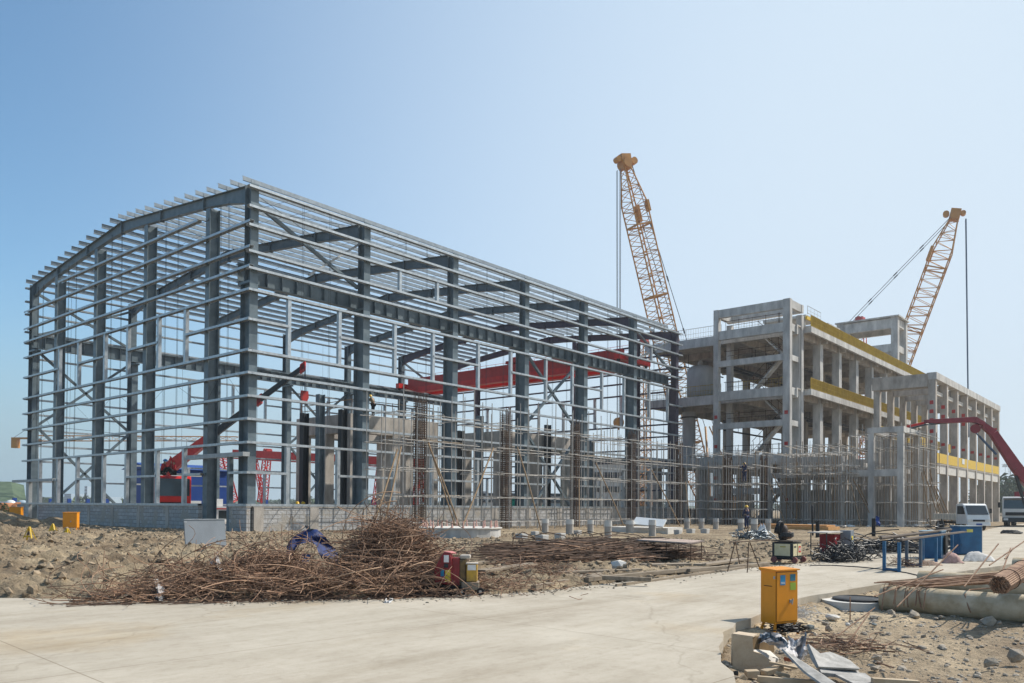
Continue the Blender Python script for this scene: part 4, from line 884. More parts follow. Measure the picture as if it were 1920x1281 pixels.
# timber props leaning in front of the low wall
for k, (a, b, lb) in enumerate((((745, 843), (694, 948), 'rust brown timber prop leaning left, behind the tangled rebar heap'), ((752, 838), (716, 955), 'second rust brown prop leaning left close to the scaffold'), ((803, 832), (866, 985), 'pale timber prop leaning right in front of the second side column'), ((925, 840), (862, 955), 'brown timber prop leaning left before the second rebar cage'),
                                ((970, 838), (1015, 990), 'pale timber prop leaning right before the fourth side column'), ((1117, 868), (1172, 990), 'brown timber prop leaning right, left of the broken white slab'), ((1222, 882), (1276, 990), 'orange brown timber prop leaning right, just right of the broken white slab'))):
    p0 = at(*a, y=-5.8-.1*k); q = at(b[0], 985, y=-8.2-.1*k); q.z = -.02
    tag(obj('timber_prop', MB().tube([p0, p0.lerp(q, .5)+V((.05, 0, .03)), q], .05, 7), bamboo, off=V((q.x, q.y, 0))), lb, 'prop', 'timber props leaning against the scaffolds')
# ---------------------------------------------------------------- pile stubs, footings, bases
stubs = [(1022, 973, 999, 13, 'left of the row, with a white rag on its head'), (1068, 974, 1003, 15, 'behind the middle grey footing'), (1107, 975, 1000, 12, 'right of the third rebar cage'), (1140, 976, 1012, 14, 'standing nearest to the rusty rebar mats'), (1181, 976, 1000, 16, 'left of the broken white slab'), (1223, 975, 1006, 14, 'in front of the broken white slab'),
         (1288, 972, 992, 11, 'just right of the orange brown prop'), (1315, 972, 992, 11, 'behind the right group of grey footings'), (1342, 972, 993, 11, 'at the right end of the grey footings'), (1389, 973, 996, 12, 'beside the worker in navy on the ground'), (1414, 973, 1004, 13, 'behind the white sack'), (1440, 973, 997, 11, 'right of the white sack')]
for px, y0, y1, w_, lb in stubs:
    p = at(px, y1, z=0); Z = (p-V(CP)).dot(V(fw)); h = (y1-y0)*Z/F; r_ = w_*Z/F/2; g = gz(p.x, p.y)
    t = thing('pile_stub', 'round concrete pile stub '+lb, 'pile stub', (p.x, p.y, 0), group='round concrete pile stubs')
    m = MB(); n_ = 14
    obj('shaft', MB().tube([(p.x, p.y, -.3), (p.x, p.y, h*.68)], r_*.96, n_), conc_dk, t); obj('head', MB().tube([(p.x, p.y, h*.681), (p.x+.01, p.y, h)], [r_*1.05, r_*.98], n_), conc_lt if w_ > 11 else conc, t)
for px, y1, w_, lb in ((978, 1012, 24, 'leftmost of all, beside the ring base'), (1016, 1015, 26, 'second from the left, nearest the rebar mats'), (1050, 1010, 22, 'third from the left, below a pile stub'), (1003, 1004, 16, 'small one tucked behind the left pair'), (1083, 1002, 16, 'small one between two pile stubs'), (1271, 1001, 16, 'left of the right hand group'), (1295, 1000, 18, 'middle of the right hand group'), (1322, 1000, 18, 'right of the right hand group')):
    p = at(px, y1, z=0); Z = (p-V(CP)).dot(V(fw)); s_ = w_*Z/F/1.35
    t = thing('concrete_footing', 'grey concrete block footing on the soil, '+lb, 'footing', (p.x, p.y, 0), rz=0, group='cast block footings')
    m = MB().hexa([(p.x-s_*.42, p.y-s_*.42, -.15), (p.x+s_*.42, p.y-s_*.42, -.15), (p.x+s_*.42, p.y+s_*.42, -.15), (p.x-s_*.42, p.y+s_*.42, -.15)], [(p.x-s_*.5, p.y-s_*.5, s_*.62), (p.x+s_*.5, p.y-s_*.5, s_*.62), (p.x+s_*.5, p.y+s_*.5, s_*.62), (p.x-s_*.5, p.y+s_*.5, s_*.62)])
    obj('block', m, conc, t, bevel=.02); obj('socket', MB().box(p.x-s_*.2, p.x+s_*.2, p.y-s_*.2, p.y+s_*.2, s_*.621, s_*.66), conc_dk, t)
c = at(862, 1006, z=0.0); t = thing('ring_base', 'round pale concrete plinth with a ring of pinkish anchor bolts', 'plinth', c)
obj('plinth', MB().tube([(c.x, c.y, -.2), (c.x, c.y, .42)], 2.05, 16), conc, t); obj('screed', MB().tube([(c.x, c.y, .421), (c.x, c.y, .47)], 2.12, 16), conc_lt, t)
pinkm = mat('primed_bolt', (.55, .33, .27), .7)
for k in range(22):
    a = k/22*6.283; x, y = c.x+1.85*math.cos(a), c.y+1.85*math.sin(a); obj('anchor_bolt', MB().tube([(x, y, .47), (x, y, .8)], .035, 6).tube([(x, y, .47), (x, y, .56)], .06, 6), pinkm, t)
p = at(1225, 1000, z=0); t = thing('raised_plinth', 'low pale concrete slab on the soil behind the pile stubs', 'slab', p)
obj('slab', MB().cbox((p.x+1, p.y+1.2, .1), (2.2, 4.0, .45), Matrix.Rotation(.1, 3, 'Z')), conc_lt, t)
p = at(1238, 990, z=.35); tag(obj('tipped_slab', MB().cbox(p+V((.3, .9, .30)), (.7, 1.9, .10), Euler((R(5), R(-35), R(6))).to_matrix()), white, off=p, bevel=.01), 'broken white slab tipped up on the pale plinth', 'broken slab')
# ---------------------------------------------------------------- tangles of rebar
def wires(n_, place, r=(.006, .011), ln=(.7, 2.4), curl=.8, seg=9, loops=.12, flat=.5, sides=4):
    m = MB()
    for _ in range(n_):
        c_, ang0 = place(); L_ = rng.uniform(*ln); a = ang0 if ang0 is not None else rng.uniform(0, 6.28); el = rng.normal(0, .22)*flat; k = rng.normal(0, curl); k2 = rng.normal(0, curl*.5)
        if rng.random() < loops: k = rng.choice((-1, 1))*rng.uniform(4, 8); L_ *= .8
        s_ = L_/seg; q = [V(c_)]; pa = a
        for i in range(seg):
            d = V((math.cos(pa)*math.cos(el), math.sin(pa)*math.cos(el), math.sin(el))); q.append(q[-1]+d*s_); pa += k*s_/1.0; el += (k2*s_*.6-(.08 if q[-1].z > c_[2]+.2 else 0))
        sh = (q[0]-q[-1])/2; q = [p_+sh for p_ in q]
        q = [V((p_.x, p_.y, max(p_.z, .012))) for p_ in q]
        m.tube(q, rng.uniform(*r), sides, caps=False)
    return m
A0 = at(60, 1136, z=0); A1 = at(985, 1116, z=0); ax_ = (A1-A0); LA = ax_.length; ax_.normalize(); bx_ = V((-ax_.y, ax_.x, 0));
if bx_.dot(V(fw)) < 0: bx_ = -bx_
def heapH(u, v):     # u metres along the heap front, v metres away from the camera
    f_ = lambda c, w_, h_, vc, vw: h_*math.exp(-((u/LA-c)/w_)**2-((v-vc)/vw)**2)
    gap = 1-.75*math.exp(-((u/LA-.575)/.055)**4)*(1 if v < 1.5 else .4)
    return max(max(f_(.715, .095, 1.15, 1.9, 1.0), f_(.775, .06, .85, 1.6, .9), f_(.44, .10, .62, 1.4, .9), f_(.80, .05, .5, 1.1, .8))*gap, f_(.66, .13, .36, .6, .6), f_(.50, .12, .36, .5, .5), f_(.30, .12, .34, 1.0, .8), f_(.15, .10, .14, .5, .5), .07*math.exp(-((v-.4)/.5)**2)*(1 if u < .84*LA else .3))
def place_heap(front=False):
    while True:
        u = rng.uniform(.03, .85)*LA; v = rng.uniform(-.05, 3.6); H = heapH(u, v)
        if rng.random() < H*.9+.06 and (H > .08 or rng.random() < .3): break
    z = H*rng.uniform(.25, 1.0)**.4; p_ = A0+ax_*u+bx_*v
    return (p_.x, p_.y, .02+z), None
def place_lin():
    (x, y, z), _ = place_heap(); return (x, y, z), math.atan2(ax_.y, ax_.x)+rng.normal(0, .6)
vs = []; nu, nv = 70, 28; m = MB()
for i in range(nu+1):
    for j in range(nv+1):
        u, v = i/nu*LA, -.3+j/nv*4.2; p_ = A0+ax_*u+bx_*v; H = heapH(u, v); vs.append((p_.x, p_.y, H*.6-.08+rng.uniform(-.03, .03)*min(1, H*4)))
m.add(vs, [(i*(nv+1)+j, (i+1)*(nv+1)+j, (i+1)*(nv+1)+j+1, i*(nv+1)+j+1) for i in range(nu) for j in range(nv)])
tang = thing('scrap_rebar_heap', 'large tangled heap of rusty scrap rebar beside the concrete road', 'rebar heap', A0+ax_*(LA*.6)+bx_)
obj('matted_core', m, rust_dk, tang, kind='stuff')
obj('tangled_bars', wires(1900, place_heap, r=(.004, .0075), ln=(.35, 1.2), curl=2.2, flat=1.3), rust, tang, kind='stuff')
obj('long_bars', wires(420, place_lin, r=(.005, .009), ln=(.9, 2.1), curl=.8, loops=.06, flat=.5), rust, tang, kind='stuff')
def place_spike():
    u = (.735+rng.normal(0, .05))*LA; v = 1.6+rng.normal(0, .3); p_ = A0+ax_*u+bx_*v; return (p_.x, p_.y, heapH(u, v)+.05), None
obj('sprouting_wires', wires(190, place_spike, r=(.003, .006), ln=(.5, 1.3), curl=1.5, flat=5), rust, tang, kind='stuff')
def place_spike2():
    u = rng.uniform(.24, .42)*LA; v = 1.2+rng.normal(0, .35); p_ = A0+ax_*u+bx_*v; return (p_.x, p_.y, heapH(u, v)+.08), None
obj('sprouting_wires', wires(50, place_spike2, r=(.004, .007), ln=(.5, 1.2), curl=.6, flat=4.0), rust, tang, kind='stuff')
def place_big():
    (x, y, z), _ = place_heap(); return (x, y, z+.06), None
obj('curled_bars', wires(650, place_big, r=(.0035, .0065), ln=(.9, 2.2), curl=2.4, seg=16, loops=.12, flat=1.2), rust, tang, kind='stuff')
obj('stray_loops', wires(90, place_big, r=(.006, .009), ln=(1.2, 2.8), curl=1.9, seg=16, loops=.18, flat=1.2), mat('tan_rebar', (.24, .14, .085), .8, 0, .3, 8, col2=(.42, .29, .19), island=.35), tang, kind='stuff')
# offcuts strewn at the edge of the road
def place_strew():
    u = rng.uniform(.08, .84)*LA; p_ = A0+ax_*u-bx_*(abs(rng.normal(0, .12))+.02); return (p_.x, p_.y, .014), math.atan2(ax_.y, ax_.x)+rng.normal(0, .5)
tag(obj('rebar_offcuts', wires(80, place_strew, r=(.003, .006), ln=(.1, .7), curl=.8, flat=.05, loops=0), rust_dk), 'thin rusty offcuts strewn on the road edge before the scrap heap', 'offcuts', kind='stuff')
# rusty mats and straight bars behind the long timbers
B0 = at(968, 1062, z=0); B1 = at(1262, 1052, z=0)
def place_mat():
    f_ = rng.random(); p_ = B0.lerp(B1, f_)+V(fw)*rng.uniform(-.4, 5.2)*1.0; h_ = .42*math.exp(-((f_-.45)/.36)**2); return (p_.x, p_.y, .1+rng.random()*h_), math.atan2((B1-B0).y, (B1-B0).x)+rng.normal(0, .22)
mt = thing('rebar_mats', 'flat heap of dark rusty rebar mats and bars beside the long timbers', 'rebar heap', B0.lerp(B1, .5))
obj('straight_bars', wires(420, place_mat, r=(.008, .014), ln=(1.5, 4.5), curl=.06, loops=0, flat=.3), rust_dk, mt, kind='stuff')
obj('rust_bars', wires(160, place_mat, r=(.008, .013), ln=(1.0, 3.5), curl=.12, loops=.02, flat=.3), rust, mt, kind='stuff')
for px, py, w_, h_ in ((985, 1045, .9, .75), (1035, 1030, 1.5, .6), (1110, 1026, 1.2, .6), (1160, 1028, 2.4, .6), (1185, 1048, 1.3, .6), (1095, 1020, 1.0, .5)):
    p = at(px, py, z=0); d = V(rt); d.z = 0; d.normalize(); a0 = rng.uniform(-.4, .4); d = Matrix.Rotation(a0, 3, 'Z')@d
    q = [p-d*w_/2+V((0, 0, .1)), p-d*w_*.42+V((0, 0, h_*.8)), p-d*w_*.1+V((0, 0, h_)), p+d*w_*.3+V((0, 0, h_*.8)), p+d*w_*.5+V((0, 0, .15))]
    obj('bent_hoop', MB().tube(q, .016, 5), rust_dk, mt)
def place_small(px, py, sx=.5, h=.25):
    c_ = at(px, py, z=0)
    def f_():
        return (c_.x+rng.normal(0, sx*.5), c_.y+rng.normal(0, sx*.5), .03+h*rng.random()**1.5), None
    return f_
for px, py, sx, h, n_, lb in ((1008, 1085, .9, .35, 320, 'bushy nest of short rusty wire right of the red bending machine'), (925, 1105, 1.3, .22, 420, 'low mat of short rusty wire at the right foot of the red bending machine'), (1700, 1062, .45, .18, 120, 'small bundle of rusty hoops under the blue trestle')):
    tag(obj('wire_nest', wires(n_, place_small(px, py, sx, h), r=(.003, .006), ln=(.1, .5), curl=3, seg=6, loops=.2, flat=1.5), rust, off=at(px, py, z=0)), lb, 'wire heap', kind='stuff')
# ---------------------------------------------------------------- timbers and boards on the ground
def timber(a, b, w_, h_, lb, m_=wood, z=.0, n='timber_beam', sag=0):
    a = at(*a, z=z); b = at(*b, z=z); o_ = V((a.x, a.y, 0)); 
    return tag(obj(n, MB().beam(a+V((0, 0, h_/2)), b+V((0, 0, h_/2)), w_, h_), m_, off=o_, bevel=.008), lb, 'timber', 'timbers lying beside the road')
timber((1000, 1108), (1128, 1082), .10, .10, 'grey timber nearest the road, its left end by the wire nest', z=.0)
timber((1030, 1098), (1255, 1075), .16, .06, 'long grey plank in front, just above the road edge', z=.0)
timber((1100, 1091), (1310, 1070), .10, .09, 'long grey timber with a cut end, second from the road', z=.02)
timber((1155, 1100), (1395, 1066), .05, .05, 'very thin long batten lying out on the concrete road', z=.0)
timber((1045, 1076), (1200, 1070), .2, .05, 'broad brown board left of the block with the broken brick', z=.05)
timber((1060, 1083), (1140, 1083), .3, .05, 'short brown board lying flat among the timbers', z=.05)
timber((1130, 1087), (1222, 1091), .09, .08, 'short timber lying across the long grey ones', z=.09)
timber((1205, 1062), (1290, 1060), .35, .06, 'wide grey board lying under the plank table', z=.02)
timber((1310, 1062), (1400, 1050), .3, .06, 'pale orange board near the feet of the trestle', z=.02)
timber((1290, 1073), (1440, 1060), .12, .08, 'long brown timber passing under the trestle', z=.02)
timber((900, 1074), (1000, 1060), .25, .06, 'pale split board just right of the red bending machine', z=.18)
timber((880, 1060), (975, 1050), .15, .06, 'brown board behind the bending machine, half buried', z=.1)
p = at(1160, 1068, z=.05); tag(obj('broken_brick', rock_mesh(1, [(p.x, p.y, .14)], [.17], 1.0, .1), conc_lt, off=p), 'pale broken concrete lump resting on the timbers', 'rubble')
# plank table
t = thing('plank_table', 'thin legged rebar table with pinkish plank top', 'table', at(1260, 1052, z=0))
c_ = [at(1198, 1048, z=0), at(1295, 1057, z=0), at(1327, 1054, z=0)+V((.6, .5, 0)), at(1198, 1048, z=0)+(at(1327, 1054, z=0)-at(1295, 1057, z=0))+V((.6, .5, 0))]
pinkw = mat('sun_bleached_plank', (.46, .36, .30), .85, 0, .15, 5, island=.12, streak=(.5, 4, 3))
h_ = .52
for i in range(5):
    a = c_[0].lerp(c_[3], (i+.5)/5); b = c_[1].lerp(c_[2], (i+.5)/5); obj('plank', MB().beam(a+V((0, 0, h_+.03)), b+V((0, 0, h_+.03)), (c_[3]-c_[0]).length/5-.01, .035), pinkw, t)
obj('loose_batten', MB().beam(c_[0].lerp(c_[3], .5)+V((0, 0, h_+.07)), c_[0].lerp(c_[3], .95)+V((0, 0, h_+.07))+(c_[1]-c_[0])*.25, .06, .04), wood_dk, t)
for i in range(4):
    a, b = c_[i], c_[(i+1) % 4]; obj('top_bar', MB().tube([a+V((0, 0, h_)), b+V((0, 0, h_))], .014, 5), rust_dk, t); obj('leg', MB().tube([a, a+V((0, 0, h_))], .013, 5), rust_dk, t)
for f_ in (.3, .55, .78): a = c_[0].lerp(c_[1], f_); obj('leg', MB().tube([a, a+V((0, 0, h_))], .011, 5), rust_dk, t)
t = thing('rebar_trestle', 'rusty rebar A frame trestle standing at the road edge', 'trestle', at(1392, 1068, z=0))
for a, b in (((1364, 1072), (1378, 1017)), ((1388, 1063), (1379, 1017)), ((1401, 1074), (1404, 1017)), ((1426, 1070), (1406, 1018))):
    g_ = at(*a, z=0); tp = at(b[0], 1017, z=.70); obj('leg', MB().tube([g_, tp], .013, 5), rust_dk, t)
obj('top_bar', MB().tube([at(1368, 1017, z=.70), at(1445, 1013, z=.72)], .014, 5), rust_dk, t)
# ---------------------------------------------------------------- rebar bending machine
c = at(862, 1114, z=0); t = thing('bending_machine', 'dusty red and yellow rebar bending machine on small wheels', 'bending machine', c)
e = V(rt); e.z = 0; e.normalize(); g = V((-e.y, e.x, 0)); T = lambda x, y, z: c+e*x+g*y+V((0, 0, z))
def tb(m, x0, x1, y0, y1, z0, z1): return m.hexa([T(x0, y0, z0), T(x1, y0, z0), T(x1, y1, z0), T(x0, y1, z0)], [T(x0, y0, z1), T(x1, y0, z1), T(x1, y1, z1), T(x0, y1, z1)])
body = MB().prism([T(-.42, -.10, .20), T(-.12, -.16, .16), T(-.12, -.16, .55), T(-.16, -.16, .70), T(-.27, -.12, .72), T(-.33, -.11, .62), T(-.43, -.1, .42)], g*.36+V((0, 0, 0)))
hs = obj('housing', body, mat('faded_red_enamel', (.24, .02, .025), .4, 0, .25, 5), t, bevel=.012)
tpm = mat('pale_red', (.55, .2, .19), .6)  # paler red for the top of the housing
obj('housing_top', MB().prism([T(-.275, -.12, .724), T(-.15, -.16, .706), T(-.06, -.02, .69), T(-.14, .2, .71)], (0, 0, .012)), tpm, hs)
obj('side_panel', tb(MB(), -.118, .0, -.12, .18, .16, .62), mat('faded_red_enamel_shaded', (.20, .018, .022), .4, 0, .25, 5), hs)  # housing red again, darkened in its colour to stand for the shaded side
def sticker(x0, x1, z0, z1, m_, nm='sticker'): 
    f_ = lambda x: -.10-.06*(x+.42)/.30
    obj(nm, MB().prism([T(x0, f_(x0)-.002, z0), T(x1, f_(x1)-.002, z0), T(x1, f_(x1)-.002, z1), T(x0, f_(x0)-.002, z1)], -g*.004), m_, hs)
sticker(-.24, -.15, .22, .42, mat('yellow_sticker', (.62, .48, .05), .6)); sticker(-.32, -.26, .31, .43, st_blue); sticker(-.265, -.18, .55, .67, st_white); sticker(-.26, -.19, .46, .53, steel_dk, 'vent')
obj('bed', tb(MB(), -.30, .22, -.12, .3, .10, .16), black, t); obj('front_box', tb(MB(), .04, .33, -.2, .12, .09, .22), mat('dusty_steel', (.20, .17, .13), .7, 0, .3, 8), t, bevel=.01)
mo = obj('motor_box', tb(MB(), .12, .30, -.16, .08, .225, .52), mat('dusty_yellow', (.55, .33, .03), .5, 0, .25, 7, col2=(.32, .2, .06)), t, bevel=.012)
obj('label', tb(MB(), .14, .28, -.164, -.161, .42, .51), st_white, mo); obj('lid', tb(MB(), .11, .31, -.17, .09, .521, .54), conc_dk, mo)
obj('gear_case', tb(MB(), -.0, .11, -.12, .2, .165, .60), mat('worn_ochre', (.22, .14, .05), .7, 0, .4, 9, col2=(.05, .04, .03)), t, bevel=.015)
obj('head', tb(MB(), .0, .18, -.1, .16, .605, .67), conc_dk, t, bevel=.02)
for x, y in ((.05, -.24), (.36, -.22), (-.25, .1), (.3, .25)): w_ = obj('wheel', MB().tube([T(x, y, .065), T(x, y+.04, .065)], .065, 16), black, t); obj('hub', MB().tube([T(x, y-.004, .065), T(x, y+.044, .065)], .025, 10), conc_dk, w_)
# ---------------------------------------------------------------- grey panel, tarpaulin, litter
p0, p1 = at(349, 1034, z=.0), at(425, 1031, z=.0); Z_ = (p0-V(CP)).dot(V(fw)); h_ = 59*Z_/F; d = (p1-p0); n_ = V((-d.y, d.x, 0)).normalized()
t = thing('grey_panel', 'flat grey metal panel propped upright behind the scrap heap', 'panel', p0)
obj('sheet', MB().prism([p0, p1, p1+V((0, 0, h_))+n_*.15, p0+V((0, 0, h_))+n_*.15], n_*.05), greyp, t); obj('top_edge', MB().beam(p0+V((0, 0, h_+.012))+n_*.17, p1+V((0, 0, h_+.012))+n_*.17, .08, .025), galv, t)
obj('lug', MB().beam(p0+V((0, 0, h_-.06)), p0+V((0, 0, h_-.06))-d.normalized()*.09, .05, .05), galv, t); obj('back_stay', MB().tube([p0.lerp(p1, .5)+V((0, 0, h_*.8))+n_*.15, p0.lerp(p1, .5)+n_*.9], .02, 5), steel_dk, t)
def crumple(fn, nu, nv, amp, seed):
    m = MB(); r_ = random.Random(seed); vs = []
    for i in range(nu+1):
        for j in range(nv+1):
            p = V(fn(i/nu, j/nv)); vs.append(p+V((r_.uniform(-amp, amp), r_.uniform(-amp, amp), r_.uniform(-amp, amp))))
    return m.add(vs, [(i*(nv+1)+j, (i+1)*(nv+1)+j, (i+1)*(nv+1)+j+1, i*(nv+1)+j+1) for i in range(nu) for j in range(nv)])
c = at(590, 1085, z=0)+bx_*.55; Z_ = (c-V(CP)).dot(V(fw)); k_ = Z_/F
def T2(px, py, y=0): return c+e*((px-590)*k_*1.12)+V((0, 0, (1085-py)*k_*1.1))+g*(y-.15)
path = [(548, 1062), (545, 1040), (549, 1026), (562, 1014), (578, 1005), (596, 1004), (608, 1016), (620, 1034), (632, 1048), (634, 1062)]
def tf(u, v):
    x = u*(len(path)-1); i = min(int(x), len(path)-2); f_ = x-i; a, b = path[i], path[i+1]; px, py = a[0]*(1-f_)+b[0]*f_, a[1]*(1-f_)+b[1]*f_
    ix = 590; sh = v*(1-.25*math.sin(v*3)); dx = (590-px)*.42*sh*0; drop = (abs(math.sin(u*9))*6+14)*v*(1 if u < .45 else .75)
    cx, cy = 588, 1050; q = .38*v
    return T2(px+(cx-px)*q+2*math.sin(v*7+u*11), py+(cy-py)*q+drop*.3, -.38*v+.05+.10*math.sin(u*17+v*4))
t = thing('blue_tarpaulin', 'crumpled dark blue tarpaulin hung over the scrap heap', 'tarpaulin', c); obj('sheet', crumple(tf, 34, 14, .012, 3), tarp, t, smooth=True)
obj('sheet_flap', crumple(lambda u, v: T2(576+14*u-4*v+3*math.sin(v*9), 1044+34*v, -.3+.06*math.sin(u*7+v*5)), 8, 10, .012, 4), mat('light_blue_tarpaulin', (.02, .10, .36), .35, 0, .3, 9, col2=(.12, .26, .5)), t, smooth=True)
obj('lining', crumple(lambda u, v: T2(574+30*u+6*v, 997+14*u+14*v, .05+.12*v), 10, 8, .015, 5), mat('grey_blue_lining', (.16, .22, .26), .5, 0, .3, 9), t, smooth=True)
obj('black_liner', crumple(lambda u, v: T2(640+40*u-8*v, 1050+10*u+26*v, -.25+.15*math.sin(u*8)), 12, 9, .025, 6), mat('dark_film', (.03, .035, .045), .35, 0, .4, 9), t, smooth=True)
for k, (px, py, w_, h_, m_, lb) in enumerate(((408, 1055, 24, 34, plast, 'pale grey plastic bag snagged on the scrap heap below the grey panel'), (50, 1103, 38, 9, plast_w, 'flat white plastic rag on the soil at the left'), (515, 1110, 42, 14, plast_w, 'crumpled white paper lying low in the scrap heap'), (728, 1124, 14, 9, plast_w, 'small white crumpled scrap at the right foot of the heap'), (300, 1110, 9, 30, plast, 'narrow folded strip of shiny sheet in front of the heap'), (1185, 1040, 26, 12, plast_w, 'white plastic lump beside the rebar mats'))):
    hz_ = 0.0 if py > 1090 or px > 1000 else .35
    c0 = at(px, py+h_/2, z=hz_)-bx_*(.0 if hz_ else .05); kk = (c0-V(CP)).dot(V(fw))/F; r_ = random.Random(k)
    def ff(u, v): return c0+e*((u-.5)*w_*kk*(1-.3*abs(v-.5)))+V((0, 0, v*h_*kk*(.6+.5*math.sin(u*5+k))))+g*(.12*math.sin(u*9+v*6+k))
    tag(obj('litter_sheet', crumple(ff, 9, 7, .012, 20+k), m_, off=c0, smooth=False), lb, 'litter', 'plastic and paper litter')
tag(obj('bent_strip', MB().prism([at(288, 1095, z=.02), at(294, 1095, z=.02), at(308, 1122, z=.02), at(300, 1124, z=.02)], (0, 0, .008)).beam(at(292, 1122, z=.0)+V((0, 0, .30)), at(302, 1127, z=.01), .06, .012), ply, off=at(300, 1120, z=0)), 'bent pale board strip poking up in front of the scrap heap', 'board')
tag(obj('curved_board', MB().tube([at(145, 1108, z=.04), at(180, 1118, z=.05), at(225, 1121, z=.04)], [.03, .035, .02], 5).beam(at(225, 1121, z=.04), at(290, 1098, z=.12), .05, .015), wood, off=at(180, 1118, z=0)), 'long bowed pale lath lying across the left end of the heap', 'lath')
# ---------------------------------------------------------------- orange cabinets
def cabinet(name_lb, c, w_, dpt, h_, leg, rz, stickers=True, door_m=orange):
    t = thing('distribution_cabinet', name_lb, 'electric cabinet', c, rz, group='orange distribution cabinets'); O = V((0, 0, 0)); o_ = lambda n, m, mt_, p=t, bv=0: obj(n, m, mt_, p, off=O, bevel=bv)
    bd = o_('body', MB().box(-w_/2, w_/2, -dpt/2, dpt/2, leg, leg+h_), door_m, bv=.004)
    o_('roof', MB().hexa([(-w_/2-.02, -dpt/2-.03, leg+h_+.001), (w_/2+.02, -dpt/2-.03, leg+h_+.001), (w_/2+.02, dpt/2+.02, leg+h_+.001), (-w_/2-.02, dpt/2+.02, leg+h_+.001)], [(-w_/2-.02, -dpt/2-.03, leg+h_+.018), (w_/2+.02, -dpt/2-.03, leg+h_+.018), (w_/2+.02, dpt/2+.02, leg+h_+.035), (-w_/2-.02, dpt/2+.02, leg+h_+.035)]), door_m)
    dr_ = o_('door', MB().box(-w_/2+.012, w_/2-.012, -dpt/2-.016, -dpt/2-.001, leg+.03, leg+h_-.02), door_m, bv=.003)
    o_('door_gap', MB().box(-w_/2+.006, w_/2-.006, -dpt/2-.004, -dpt/2-.0005, leg+.024, leg+h_-.014), orange_dk, dr_)
    for sx in (-1, 1):
        for sy in (-1, 1): o_('leg', MB().beam((sx*(w_/2-.03), sy*(dpt/2-.03), leg), (sx*(w_/2+.02), sy*(dpt/2+.0), -.02), .032, .032), door_m)
    o_('handle', MB().cyl((.06, -dpt/2-.018, leg+h_*.42), .014, .03, 10, axis=(0, -1, 0)).beam((.055, -dpt/2-.045, leg+h_*.36), (.075, -dpt/2-.045, leg+h_*.47), .012, .012), galv, dr_)
    o_('padlock', MB().box(.03, .06, -dpt/2-.04, -dpt/2-.02, leg+h_*.39, leg+h_*.45), galv_dull, dr_)
    if stickers:
        o_('blue_notice', MB().box(-w_*.33, -w_*.1, -dpt/2-.019, -dpt/2-.0165, leg+h_*.73, leg+h_*.92), st_blue, dr_); o_('blue_notice', MB().box(w_*.12, w_*.36, -dpt/2-.019, -dpt/2-.0165, leg+h_*.8, leg+h_*.93), mat('teal_notice', (.03, .17, .24), .5), dr_)
        o_('notice_lines', MB().box(-w_*.30, -w_*.13, -dpt/2-.021, -dpt/2-.0195, leg+h_*.755, leg+h_*.765).box(-w_*.30, -w_*.13, -dpt/2-.021, -dpt/2-.0195, leg+h_*.78, leg+h_*.79), st_white, dr_)
        o_('green_notice', MB().box(w_*.12, w_*.38, -dpt/2-.019, -dpt/2-.0165, leg+h_*.63, leg+h_*.77), st_green, dr_)
        o_('side_slot', MB().box(-w_/2-.004, -w_/2-.001, -dpt/2+.06, dpt/2-.06, leg+h_*.70, leg+h_*.713), orange_dk, bd); o_('hinge', MB().box(-w_/2-.02, -w_/2-.001, -dpt/2+.005, -dpt/2+.02, leg+h_*.85, leg+h_*.9), galv_dull, bd)
    return t
Zc = 11.0; cc = onz(1461, Zc, -.19)
# door faces the camera's right: the -Y side of the site grid
cabinet('large orange electric cabinet with blue notices standing beside the road corner', cc, .42, .26, .71, .14, R(-20))
c2_ = at(133, 998, z=.12); cabinet('orange electric cabinet on legs before the shaded gable wall', c2_, .64, .32, .72, .22, YAW-R(90)+R(8), False)
c3_ = onz(31, 62, 0); cabinet('small orange electric cabinet left of the hall, partly behind the soil mound', c3_, .85, .4, 1.0, .2, YAW-R(90), False)
def a_sign(lb, px, py, h_, w_, solid=False):
    c = at(px, py, z=.12); t = thing('a_frame_sign', lb, 'warning stand', c, YAW-R(90), group='yellow A frame stands'); O = V((0, 0, 0))
    for s_ in (-1, 1):
        for y_ in (-.14, .14): obj('leg', MB().beam((s_*w_/2, y_, 0), (s_*.02, y_*.1, h_), .05, .03), yel_pt, t, off=O)
    obj('crossbar', MB().beam((-w_*.36, -.10, h_*.28), (w_*.36, -.10, h_*.28), .02, .05), yel_pt, t, off=O)
    obj('face_plate', MB().prism([(-w_*.3, -.115, h_*.36), (w_*.3, -.115, h_*.36), (w_*.05, -.02, h_*.95), (-w_*.05, -.02, h_*.95)], (0, .012, 0)) if solid else MB().prism([(-w_*.16, -.10, h_*.4), (w_*.16, -.10, h_*.4), (0, -.06, h_*.72)], (0, .012, 0)), yel_pt if solid else rust_dk, t, off=O)
a_sign('yellow A frame stand, leftmost and open, on the soil', 55, 1013, .50, .36)
a_sign('yellow A frame stand with solid faces between cabinet and open stand', 99, 1004, .50, .40, True)
a_sign('small yellow A frame stand half behind the orange cabinet leg', 126, 1005, .32, .2, True)
